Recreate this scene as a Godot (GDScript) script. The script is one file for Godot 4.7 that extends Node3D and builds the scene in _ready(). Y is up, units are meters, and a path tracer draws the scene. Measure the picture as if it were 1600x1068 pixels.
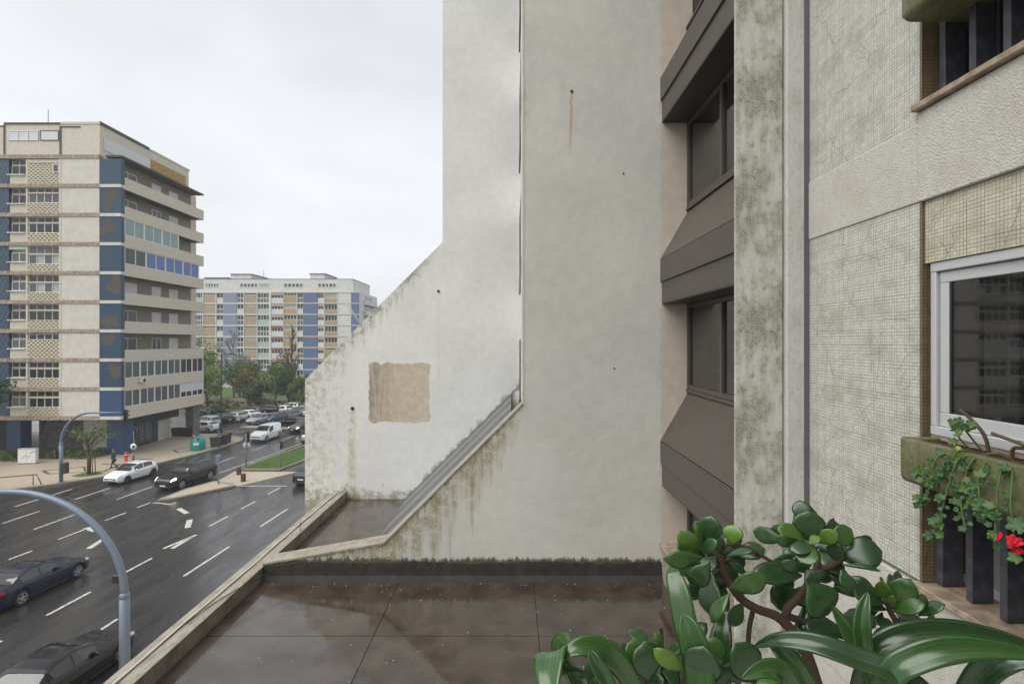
extends Node3D
# y is up, metres. The eye stands 11.9 m above the street and looks along -z.
const EYE := 11.9
var M := {}
var taken := {}
var T := {}
var FLAT := -1

func lin(r, g, b) -> Color:
	return Color(r, g, b).linear_to_srgb()

# ---------- textures ----------
func field(size, freq, octaves, sd, kind = FastNoiseLite.TYPE_SIMPLEX_SMOOTH) -> PackedByteArray:
	var n := FastNoiseLite.new()
	n.seed = sd
	n.noise_type = kind
	n.frequency = freq
	n.fractal_octaves = octaves
	var im: Image = n.get_seamless_image(size, size)
	im.convert(Image.FORMAT_L8)
	return im.get_data()

func noise(freq, octaves, sd) -> FastNoiseLite:
	var n := FastNoiseLite.new()
	n.seed = sd
	n.noise_type = FastNoiseLite.TYPE_SIMPLEX_SMOOTH
	n.frequency = freq
	n.fractal_octaves = octaves
	return n

func tint(f: PackedByteArray, size, c0: Color, c1: Color, lo = 0.25, hi = 0.75) -> ImageTexture:
	var lut := PackedByteArray()
	lut.resize(768)
	for i in 256:
		var t = clampf((i / 255.0 - lo) / (hi - lo), 0.0, 1.0)
		var c: Color = c0.lerp(c1, t)
		lut[i * 3] = int(clampf(c.r, 0, 1) * 255.0)
		lut[i * 3 + 1] = int(clampf(c.g, 0, 1) * 255.0)
		lut[i * 3 + 2] = int(clampf(c.b, 0, 1) * 255.0)
	var d := PackedByteArray()
	d.resize(size * size * 3)
	var j := 0
	for i in size * size:
		var k := f[i] * 3
		d[j] = lut[k]
		d[j + 1] = lut[k + 1]
		d[j + 2] = lut[k + 2]
		j += 3
	return ImageTexture.create_from_image(Image.create_from_data(size, size, false, Image.FORMAT_RGB8, d))

func bump(f: PackedByteArray, size, strength) -> ImageTexture:
	var im := Image.create_from_data(size, size, false, Image.FORMAT_L8, f)
	im.convert(Image.FORMAT_RGBA8)
	im.bump_map_to_normal_map(strength)
	return ImageTexture.create_from_image(im)

func mk(r, g, b, rough = 0.8, metal = 0.0) -> StandardMaterial3D:
	var m := StandardMaterial3D.new()
	m.albedo_color = lin(r, g, b)
	m.roughness = rough
	m.metallic = metal
	m.cull_mode = BaseMaterial3D.CULL_DISABLED
	return m

# world-projected material: colour times a mottled texture that repeats every `span` metres
func wm(r, g, b, rough, tex, span, nrm = null, nscale = 1.0) -> StandardMaterial3D:
	var m := mk(r, g, b, rough)
	m.albedo_texture = tex
	m.uv1_triplanar = true
	m.uv1_world_triplanar = true
	m.uv1_scale = Vector3.ONE / span
	m.uv1_triplanar_sharpness = 8.0
	if nrm:
		m.normal_enabled = true
		m.normal_texture = nrm
		m.normal_scale = nscale
	return m

# ---------- shapes: corners run counter-clockwise seen from outside ----------
func ns(smooth = false) -> SurfaceTool:
	var s := SurfaceTool.new()
	s.begin(Mesh.PRIMITIVE_TRIANGLES)
	s.set_smooth_group(0 if smooth else -1)
	return s

func tri(s: SurfaceTool, a: Vector3, b: Vector3, c: Vector3):
	s.add_vertex(a)
	s.add_vertex(c)
	s.add_vertex(b)

func quad(s: SurfaceTool, a: Vector3, b: Vector3, c: Vector3, d: Vector3):
	tri(s, a, b, c)
	tri(s, a, c, d)

func box(s: SurfaceTool, a: Vector3, b: Vector3):
	var p = [Vector3(a.x, a.y, a.z), Vector3(b.x, a.y, a.z), Vector3(b.x, b.y, a.z), Vector3(a.x, b.y, a.z),
		Vector3(a.x, a.y, b.z), Vector3(b.x, a.y, b.z), Vector3(b.x, b.y, b.z), Vector3(a.x, b.y, b.z)]
	quad(s, p[4], p[5], p[6], p[7])
	quad(s, p[1], p[0], p[3], p[2])
	quad(s, p[0], p[4], p[7], p[3])
	quad(s, p[5], p[1], p[2], p[6])
	quad(s, p[7], p[6], p[2], p[3])
	quad(s, p[0], p[1], p[5], p[4])

func bx(a: Vector3, b: Vector3) -> SurfaceTool:
	var s = ns()
	box(s, a, b)
	return s

# box with chamfered edges
func cbox(s: SurfaceTool, a: Vector3, b: Vector3, c: float):
	var m = (a + b) * 0.5
	var h = (b - a) * 0.5
	var f = func(sx, sy, sz, ax):
		var k = Vector3(h.x - c, h.y - c, h.z - c)
		k[ax] = h[ax]
		return m + Vector3(sx * k.x, sy * k.y, sz * k.z)
	for sg in [-1, 1]:
		for ax in 3:
			var u = (ax + 1) % 3
			var v = (ax + 2) % 3
			var q = []
			for e in [[-1, -1], [1, -1], [1, 1], [-1, 1]]:
				var g = [0, 0, 0]
				g[ax] = sg
				g[u] = e[0]
				g[v] = e[1]
				q.append(f.call(g[0], g[1], g[2], ax))
			if sg > 0:
				quad(s, q[0], q[1], q[2], q[3])
			else:
				quad(s, q[3], q[2], q[1], q[0])
	for ax in 3:
		var u = (ax + 1) % 3
		var v = (ax + 2) % 3
		for su in [-1, 1]:
			for sv in [-1, 1]:
				var g0 = [0, 0, 0]
				g0[ax] = -1
				g0[u] = su
				g0[v] = sv
				var g1 = g0.duplicate()
				g1[ax] = 1
				var p0 = f.call(g0[0], g0[1], g0[2], u)
				var p1 = f.call(g1[0], g1[1], g1[2], u)
				var p2 = f.call(g1[0], g1[1], g1[2], v)
				var p3 = f.call(g0[0], g0[1], g0[2], v)
				if su * sv > 0:
					quad(s, p0, p3, p2, p1)
				else:
					quad(s, p0, p1, p2, p3)
	for sx in [-1, 1]:
		for sy in [-1, 1]:
			for sz in [-1, 1]:
				var x = f.call(sx, sy, sz, 0)
				var y = f.call(sx, sy, sz, 1)
				var z = f.call(sx, sy, sz, 2)
				if sx * sy * sz > 0:
					tri(s, x, y, z)
				else:
					tri(s, x, z, y)

func cb(a: Vector3, b: Vector3, c: float) -> SurfaceTool:
	var s = ns()
	cbox(s, a, b, c)
	return s

# tube through points with a radius each
func tube(s: SurfaceTool, pts, rad, seg = 8, cap = true):
	var n = pts.size()
	var rings = []
	var side = Vector3.ZERO
	for i in n:
		var d: Vector3 = (pts[mini(i + 1, n - 1)] - pts[maxi(i - 1, 0)]).normalized()
		if i == 0:
			side = d.cross(Vector3.UP if absf(d.y) < 0.9 else Vector3.RIGHT).normalized()
		else:
			side = (side - d * side.dot(d)).normalized()
		var up = side.cross(d)
		var r = rad[i] if rad is Array else rad
		var ring = []
		for k in seg:
			var a = TAU * k / seg
			ring.append(pts[i] + (side * cos(a) + up * sin(a)) * r)
		rings.append(ring)
	for i in n - 1:
		for k in seg:
			var k2 = (k + 1) % seg
			quad(s, rings[i][k], rings[i][k2], rings[i + 1][k2], rings[i + 1][k])
	if cap:
		for k in range(1, seg - 1):
			tri(s, rings[0][0], rings[0][k + 1], rings[0][k])
			tri(s, rings[n - 1][0], rings[n - 1][k], rings[n - 1][k + 1])

func tb(pts, rad, seg = 8, cap = true) -> SurfaceTool:
	var s = ns(true)
	tube(s, pts, rad, seg, cap)
	return s

# profile of (radius, height) turned round the y axis at a place
func lathe(s: SurfaceTool, prof, at: Vector3, seg = 16):
	for i in prof.size() - 1:
		for k in seg:
			var a = TAU * k / seg
			var b = TAU * (k + 1) / seg
			var p = prof[i]
			var q = prof[i + 1]
			quad(s, at + Vector3(cos(a) * p.x, p.y, -sin(a) * p.x), at + Vector3(cos(b) * p.x, p.y, -sin(b) * p.x),
				at + Vector3(cos(b) * q.x, q.y, -sin(b) * q.x), at + Vector3(cos(a) * q.x, q.y, -sin(a) * q.x))

# outline in x,y drawn out between two z; uv, when given, is (x0, y1, width, height) of the texture
func prism(s: SurfaceTool, poly: PackedVector2Array, z0: float, z1: float, uv = null):
	if Geometry2D.is_polygon_clockwise(poly) == false:
		poly.reverse()
	# now counter-clockwise with y up (Geometry2D thinks y down)
	var ids = Geometry2D.triangulate_polygon(poly)
	var put = func(p: Vector3):
		if uv:
			s.set_uv(Vector2((p.x - uv[0]) / uv[2], (uv[1] - p.y) / uv[3]))
		s.add_vertex(p)
	var area := 0.0
	for i in poly.size():
		var j = (i + 1) % poly.size()
		area += poly[i].x * poly[j].y - poly[j].x * poly[i].y
	for i in range(0, ids.size(), 3):
		var a = poly[ids[i]]
		var b = poly[ids[i + 1]]
		var c = poly[ids[i + 2]]
		if (b - a).cross(c - a) < 0:
			var t = b
			b = c
			c = t
		for p in [a, c, b]:
			put.call(Vector3(p.x, p.y, z1))
		for p in [a, b, c]:
			put.call(Vector3(p.x, p.y, z0))
	for i in poly.size():
		var p = poly[i]
		var q = poly[(i + 1) % poly.size()]
		if area < 0:
			var t = p
			p = q
			q = t
		var A = Vector3(p.x, p.y, z1)
		var B = Vector3(q.x, q.y, z1)
		var C = Vector3(q.x, q.y, z0)
		var D = Vector3(p.x, p.y, z0)
		for v in [A, B, C, A, C, D]:
			put.call(v)

# ground outline given as (x, distance ahead); slab between two heights
func slab(poly, y0: float, y1: float) -> SurfaceTool:
	var pp := PackedVector2Array()
	for p in poly:
		pp.append(Vector2(p[0], p[1]))
	var s = ns()
	prism(s, pp, y0, y1)
	var am = s.commit_to_arrays()
	var vs: PackedVector3Array = am[Mesh.ARRAY_VERTEX]
	var o = ns()
	for v in vs:
		o.add_vertex(Vector3(v.x, v.z, -v.y))
	return o

# ---------- nodes ----------
func numbered(called: String) -> String:
	if not taken.has(called):
		taken[called] = 0
		return called
	taken[called] += 1
	return "%s_%03d" % [called, taken[called]]

func obj(called, shape, m, parent: Node = null, at = null) -> MeshInstance3D:
	var o := MeshInstance3D.new()
	if shape is SurfaceTool:
		shape.generate_normals()
		o.mesh = shape.commit()
	else:
		o.mesh = shape
	o.material_override = m
	if parent == null:
		o.name = numbered(called)
		add_child(o)
	else:
		o.name = called
		parent.add_child(o, true)
	if at != null:
		o.position = at
	return o

func mesh_of(s: SurfaceTool) -> ArrayMesh:
	s.generate_normals()
	return s.commit()

func tag(o: Node, label, category, group = "", kind = ""):
	o.set_meta("label", label)
	if category != "":
		o.set_meta("category", category)
	if group != "":
		o.set_meta("group", group)
	if kind != "":
		o.set_meta("kind", kind)
	return o

func thing(called, label, category, at = Vector3.ZERO, turn = 0.0, group = "") -> Node3D:
	var o := Node3D.new()
	o.name = numbered(called)
	add_child(o)
	o.position = at
	o.rotation.y = turn
	tag(o, label, category, group)
	return o

func part(called, parent, at = Vector3.ZERO) -> Node3D:
	var o := Node3D.new()
	o.name = called
	parent.add_child(o, true)
	o.position = at
	return o

func setting(called, shape, m) -> MeshInstance3D:
	var o = obj(called, shape, m)
	o.set_meta("kind", "structure")
	return o

func E(x, y, d) -> Vector3:     # a place by metres right of, above and ahead of the eye
	return Vector3(x, EYE + y, -d)

func G(x, d, y = 0.0) -> Vector3:   # a place on the street by metres right and ahead
	return Vector3(x, y, -d)

# ---------- painted-surface textures: paint, stains, moss, mosaic ----------
func rgb(d: PackedByteArray, j: int, c: Color):
	d[j] = int(clampf(c.r, 0.0, 1.0) * 255.0)
	d[j + 1] = int(clampf(c.g, 0.0, 1.0) * 255.0)
	d[j + 2] = int(clampf(c.b, 0.0, 1.0) * 255.0)

func far_wall_paint() -> ImageTexture:
	# x -5.3 .. 0.7, y -4.5 .. 9.5 from the eye
	var w := 640
	var h := 1400
	var d := PackedByteArray()
	d.resize(w * h * 3)
	var big = noise(0.55, 5, 3)
	var fine = noise(4.0, 6, 4)
	var col = noise(6.5, 3, 5)
	var rag = noise(7.0, 2, 6)
	var grain = noise(26.0, 4, 7)
	var paint = lin(0.70, 0.70, 0.68)
	var dirt = lin(0.19, 0.185, 0.12)
	var tan_ = lin(0.50, 0.41, 0.31)
	var rust = lin(0.45, 0.40, 0.27)
	for j in h:
		var y = 9.5 - 14.0 * (j + 0.5) / h
		for i in w:
			var x = -5.3 + 6.0 * (i + 0.5) / w
			var f = fine.get_noise_2d(x, y)
			var g = grain.get_noise_2d(x, y)
			var v = 1.0 + 0.035 * big.get_noise_2d(x, y) + 0.03 * f + 0.02 * g
			var c: Color = Color(paint.r * v, paint.g * v, paint.b * v)
			# moss and soot that run down from the sloping edge, mottled towards the street end
			var dy = x + 4.17 - y
			if x < -1.5:
				var s = 0.5 + 0.5 * col.get_noise_2d(x * 1.1, y * 0.09)
				var s2 = 0.5 + 0.5 * col.get_noise_2d(x * 2.6 + 9.0, y * 0.22)
				var low = clampf((-x - 2.4) / 2.2, 0.0, 1.0)
				var reach = 0.18 + 1.5 * s * s * (0.25 + low)
				var wash = clampf(1.15 - dy / reach, 0.0, 1.0) if dy > -0.3 else 0.0
				wash *= clampf((-x - 1.75) / 0.5, 0.0, 1.0)
				wash = maxf(wash, 0.50 * clampf((-x - 3.75) / 1.1, 0.0, 1.0))
				var a = wash * clampf(0.30 + 1.1 * f + 1.3 * g + 0.7 * (s2 - 0.5), 0.0, 1.0)
				c = c.lerp(dirt, clampf(a * 0.95, 0.0, 0.8))
			# patch of other paint
			var rx = x + 0.012 * rag.get_noise_2d(x * 0.2, y * 0.25) + 0.035 * f + 0.006 * g
			var ry = y + 0.02 * rag.get_noise_2d(x * 0.3 + 5.0, y * 0.2) + 0.08 * f + 0.01 * g
			if rx > -3.52 and rx < -2.03 and ry < -0.52 and ry > -1.97:
				var t = tan_.lerp(lin(0.58, 0.53, 0.44), clampf((rx + 3.0) * 0.55 + 0.5 * f + 0.3 * g, 0.0, 0.8))
				var left = clampf(1.0 - (rx + 3.5) / 0.62, 0.0, 1.0)
				var k = left * clampf(0.55 + 0.6 * col.get_noise_2d(x * 1.4, y * 0.15) - (-0.5 - y) * 0.12 + 0.5 * g, 0.0, 1.0)
				t = t.lerp(lin(0.14, 0.13, 0.10), k * 0.8)
				c = t.lerp(c, clampf(0.04 + g * 0.5 + f * 0.25, 0.0, 0.4))
			# runs below the two pipe mouths
			var w1 = absf(x + 3.93 + 0.03 * rag.get_noise_2d(3.0, y * 0.3) + 0.04 * f) / (0.085 + 0.03 * (-1.6 - y) + 0.05 * g)
			if y < -1.66 and w1 < 1.0:
				c = c.lerp(rust, clampf((1.0 - w1 * w1) * (0.42 + 0.9 * f + 0.7 * g), 0.0, 0.8))
			var w2 = absf(x + 1.81) / 0.06
			if y < 1.22 and y > -1.2 and w2 < 1.0:
				c = c.lerp(rust, (1.0 - w2) * 0.25 * (0.5 + f))
			# dark sealing coat smeared on along the zinc roof
			var sd = y - (x - 1.26)
			if x > -2.75 and x < 0.19 and sd > -0.4 and sd < 0.4:
				c = c.lerp(lin(0.12, 0.12, 0.13), clampf(1.0 - absf(sd) / maxf(0.10 + 0.26 * f + 0.10 * g, 0.02), 0.0, 1.0) * 0.75)
			# green foot along the small roof
			if y < -3.45:
				var m = clampf((-3.5 - y) / 0.35 + f * 0.9 + g * 0.8 - 0.35, 0.0, 1.0)
				c = c.lerp(dirt, m * 0.75)
			rgb(d, (j * w + i) * 3, c)
	return ImageTexture.create_from_image(Image.create_from_data(w, h, false, Image.FORMAT_RGB8, d))

func near_wall_paint() -> ImageTexture:
	# x -4.4 .. 3.0, y -4.2 .. 7.0 from the eye
	var w := 740
	var h := 1120
	var d := PackedByteArray()
	d.resize(w * h * 3)
	var big = noise(0.5, 5, 13)
	var fine = noise(3.6, 6, 14)
	var col = noise(5.5, 3, 15)
	var rag = noise(8.0, 2, 16)
	var grain = noise(28.0, 4, 17)
	var paint = lin(0.575, 0.565, 0.50)
	var pinkish = lin(0.565, 0.55, 0.525)
	var moss = lin(0.235, 0.215, 0.115)
	var dark = lin(0.06, 0.06, 0.035)
	var beige = lin(0.55, 0.485, 0.415)
	var rust = lin(0.40, 0.25, 0.12)
	for j in h:
		var y = 7.0 - 11.2 * (j + 0.5) / h
		for i in w:
			var x = -4.4 + 7.4 * (i + 0.5) / w
			var f = fine.get_noise_2d(x, y)
			var g = grain.get_noise_2d(x, y)
			var b = big.get_noise_2d(x, y)
			var v = 1.0 + 0.045 * b + 0.03 * f + 0.025 * g
			var c: Color = paint.lerp(pinkish, clampf(0.4 + 1.2 * big.get_noise_2d(x * 0.7 + 4.0, y * 0.5) + x * 0.15, 0.0, 1.0))
			c = Color(c.r * v, c.g * v, c.b * v)
			# runs of moss under the sloping edge
			var edge = x - 1.21 if x > -2.09 else -3.3 + (x + 2.09) * 0.16
			var dy = edge - y
			if x < 0.35 and dy > -0.06:
				var low = clampf((0.25 - x) / 2.2, 0.0, 1.0)
				var s = 0.5 + 0.5 * col.get_noise_2d(x * 0.7, y * 0.06)
				var s2 = 0.5 + 0.5 * col.get_noise_2d(x * 2.4 + 4.0, y * 0.14)
				var a = clampf(1.35 - dy / (0.14 + (0.45 + 1.5 * low) * s * (0.35 + s2) * 1.2), 0.0, 1.0)
				a *= clampf(0.30 + 1.0 * s2 * s + 0.9 * f + 0.8 * g, 0.0, 1.0) * clampf((0.30 - x) / 0.5, 0.0, 1.0)
				c = c.lerp(moss, clampf(a * 0.9, 0.0, 0.88))
				var a3 = clampf(1.0 - dy / (0.05 + 0.25 * s2 * s2), 0.0, 1.0) * clampf(s2 * 1.6 - 0.5 + g, 0.0, 1.0) * clampf((0.25 - x) / 0.4, 0.0, 1.0)
				c = c.lerp(dark, a3 * 0.6)
			# soot and moss along the foot
			var foot = -3.57 + 0.05 * rag.get_noise_2d(x, 1.0) + 0.008 * rag.get_noise_2d(x * 5.0, 3.0)
			if y < foot + 0.06:
				c = c.lerp(dark, clampf((foot + 0.05 - y) / 0.05 + g * 0.8, 0.0, 0.9))
			elif y < -3.2 and x > 1.0:
				c = c.lerp(beige, clampf((-3.2 - y) * 1.2 * clampf(x - 1.2, 0.0, 1.0) + f * 0.3, 0.0, 0.45))
			# rust run from the pipe mouth
			var rx = absf(x - 0.975 + 0.025 * (4.08 - y) + 0.015 * rag.get_noise_2d(1.0, y))
			if y < 4.09 and y > 3.0:
				var k = (1.0 - clampf(rx / 0.028, 0.0, 1.0)) * clampf((y - 3.0) / 0.5, 0.0, 1.0)
				c = c.lerp(rust, k * 0.75)
			if y < 4.3 and y > 3.3 and x < 0.42 and x > 0.19:
				c = c.lerp(moss, clampf((0.40 - x) * 2.0 * (0.4 + f * 1.5) * clampf((y - 3.3) * 2.0, 0.0, 1.0), 0.0, 0.5))
			# strip painted in the colour of the window reveal
			var cut = 2.43 + 0.035 * rag.get_noise_2d(2.0, y * 0.7) + 0.02 * rag.get_noise_2d(7.0, y * 3.0)
			if x > cut:
				var u = 1.0 + 0.05 * f + 0.04 * g
				c = Color(beige.r * u, beige.g * u, beige.b * u)
			rgb(d, (j * w + i) * 3, c)
	return ImageTexture.create_from_image(Image.create_from_data(w, h, false, Image.FORMAT_RGB8, d))

func trowelled(w, h, sd) -> ImageTexture:
	var n = noise(0.03, 6, sd)
	n.fractal_gain = 0.65
	var im: Image = n.get_image(w, h)
	im.convert(Image.FORMAT_RGBA8)
	im.bump_map_to_normal_map(2.5)
	return ImageTexture.create_from_image(im)

func plaster_relief() -> ImageTexture:
	return bump(field(512, 0.022, 4, 71), 512, 2.2)

# small glazed mosaic, 1.32 m wide and 2.64 m high, with cracks and patches of grime
func mosaic_maps():
	var w := 768
	var h := 1536
	var n := 60
	var tp := float(w) / n
	var d := PackedByteArray()
	d.resize(w * h * 3)
	var hm := PackedByteArray()
	hm.resize(w * h)
	var r := RandomNumberGenerator.new()
	r.seed = 5
	var tone := PackedFloat32Array()
	var hue := PackedFloat32Array()
	for i in n * n * 2:
		tone.append(r.randf_range(-1.0, 1.0))
		hue.append(r.randf())
	var gap := PackedFloat32Array()
	for i in 600:
		gap.append(r.randf())
	# cracks: long walks that keep their heading
	var crack := PackedByteArray()
	crack.resize(w * h)
	for k in 28:
		var x = r.randf() * w
		var y = r.randf() * h
		var ang = (PI * 0.5 if r.randf() < 0.6 else 0.0) + r.randf_range(-0.5, 0.5)
		var head = ang
		for st in int(r.randf_range(60, 420)):
			ang = lerpf(ang, head, 0.06) + r.randf_range(-0.30, 0.30)
			x = fposmod(x + cos(ang) * 1.4, w)
			y = fposmod(y + sin(ang) * 1.4, h)
			crack[int(y) * w + int(x)] = 1
			if r.randf() < 0.5:
				crack[int(y) * w + mini(int(x) + 1, w - 1)] = 1
	var gr = noise(0.006, 6, 23)
	var sp = noise(0.12, 4, 24)
	for j in h:
		var ty := int(j / tp)
		var fy := j / tp - ty
		for i in w:
			var tx := int(i / tp)
			var fx := i / tp - tx
			var a = gr.get_noise_2d(i, j)
			var s = sp.get_noise_2d(i, j)
			var id := (ty % (n * 2)) * n + tx % n
			var c: Color
			var grout = fx < 0.11 or fy < 0.11
			# wide joints between the paper-backed sheets of tiles
			if (tx % 15 == 0 and fx < 0.15 and gap[(ty / 5) % 24 + 24 * (tx / 15)] > 0.45) or (ty % 15 == 0 and fy < 0.15 and gap[(tx / 4) % 24 + 24 * (ty / 15) + 100] > 0.35):
				c = Color(0.46, 0.45, 0.41)
				hm[j * w + i] = 30
			elif grout:
				c = Color(0.575, 0.57, 0.525)
				hm[j * w + i] = 70
			else:
				var v = 0.825 + 0.04 * tone[id] + 0.05 * a + 0.015 * s
				c = Color(v, v * 0.993, v * (0.925 + 0.05 * hue[id]))
				hm[j * w + i] = 180 + int(20 * tone[id])
			var grime = clampf(a * 0.55 + s * 0.35 + 0.06, 0.0, 0.42)
			c = c.lerp(Color(0.50, 0.49, 0.43), grime)
			if crack[j * w + i] == 1:
				c = c.lerp(Color(0.22, 0.21, 0.19), 0.75)
				hm[j * w + i] = 20
			rgb(d, (j * w + i) * 3, c)
	T["mosaic"] = ImageTexture.create_from_image(Image.create_from_data(w, h, false, Image.FORMAT_RGB8, d))
	var im := Image.create_from_data(w, h, false, Image.FORMAT_L8, hm)
	im.convert(Image.FORMAT_RGBA8)
	im.bump_map_to_normal_map(2.0)
	T["mosaic_n"] = ImageTexture.create_from_image(im)

# rough cast concrete with moss in drifting patches and runs, 2.6 m by 2.6 m
func mossy_concrete(base: Color, moss: Color, dark: Color, amount, sd) -> ImageTexture:
	var w := 640
	var d := PackedByteArray()
	d.resize(w * w * 3)
	var f1 = field(w, 0.005, 6, sd)
	var f2 = field(w, 0.035, 5, sd + 1)
	var f3 = field(w, 0.22, 3, sd + 2)
	var f4 = field(w, 0.03, 4, sd + 3)
	for j in w:
		for i in w:
			var q := j * w + i
			var a = f1[q] / 255.0
			var b = f2[q] / 255.0
			var g = f3[q] / 255.0
			var st = f4[((j / 4) % w) * w + i] / 255.0
			var v = 0.90 + 0.20 * (g - 0.5) + 0.12 * (b - 0.5)
			var c = Color(base.r * v, base.g * v, base.b * v)
			var m = clampf((a - 0.5) * 1.5 + (st - 0.5) * 1.2 + (b - 0.5) * 1.0 + amount, 0.0, 1.0) * clampf((g - 0.2) * 1.9, 0.0, 1.0)
			c = c.lerp(moss, m * 0.92)
			var k = clampf((b - 0.62) * 3.0 + (g - 0.55) * 2.0, 0.0, 1.0)
			c = c.lerp(dark, k * 0.35 * (0.3 + m))
			rgb(d, q * 3, c)
	return ImageTexture.create_from_image(Image.create_from_data(w, w, false, Image.FORMAT_RGB8, d))

func sky_picture() -> ImageTexture:
	var w := 1024
	var h := 512
	var d := PackedByteArray()
	d.resize(w * h * 3)
	var n1 = noise(1.1, 4, 41)
	var n2 = noise(2.6, 4, 42)
	for j in h:
		var lat = PI * (0.5 - (j + 0.5) / h)
		for i in w:
			var lon = TAU * (i + 0.5) / w
			var p = Vector3(cos(lat) * sin(lon), sin(lat) * 1.9, cos(lat) * cos(lon))
			var a = n1.get_noise_3d(p.x, p.y, p.z)
			var b = n2.get_noise_3d(p.x + 0.6 * a, p.y, p.z + 0.5 * a)
			var up = clampf(sin(lat), 0.0, 1.0)
			var v = 0.985 - 0.075 * smoothstep(0.08, 0.62, up) + 0.045 * a + 0.035 * b
			var c = Color(v - 0.010 - 0.02 * up, v - 0.003 - 0.008 * up, v + 0.012)
			rgb(d, (j * w + i) * 3, c)
	return ImageTexture.create_from_image(Image.create_from_data(w, h, false, Image.FORMAT_RGB8, d))

func light_and_camera():
	var cam := Camera3D.new()
	cam.name = "camera"
	cam.position = Vector3(0, EYE, 0)
	cam.fov = rad_to_deg(2.0 * atan(534.0 / 800.0))
	cam.near = 0.05
	cam.far = 3000.0
	add_child(cam)
	cam.current = true
	var env := Environment.new()
	env.background_mode = Environment.BG_SKY
	var sky := Sky.new()
	var sm := PanoramaSkyMaterial.new()
	sm.panorama = sky_picture()
	sky.sky_material = sm
	env.sky = sky
	env.background_energy_multiplier = 0.50
	env.ambient_light_source = Environment.AMBIENT_SOURCE_SKY
	env.tonemap_mode = Environment.TONE_MAPPER_LINEAR
	env.tonemap_exposure = 2.1
	env.sdfgi_enabled = true
	env.ssao_enabled = true
	env.ssil_enabled = true
	env.fog_enabled = true
	env.fog_density = 0.0009
	env.fog_light_color = Color(0.90, 0.92, 0.95)
	var we := WorldEnvironment.new()
	we.name = "world_environment"
	we.environment = env
	add_child(we)
	var sun := DirectionalLight3D.new()
	sun.name = "overcast_sun"
	sun.light_energy = 0.5
	sun.light_color = Color(1.0, 0.985, 0.96)
	sun.light_angular_distance = 60.0
	sun.shadow_enabled = true
	add_child(sun)
	sun.look_at_from_position(Vector3.ZERO, Vector3(0.55, -1.0, -0.42))

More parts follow.
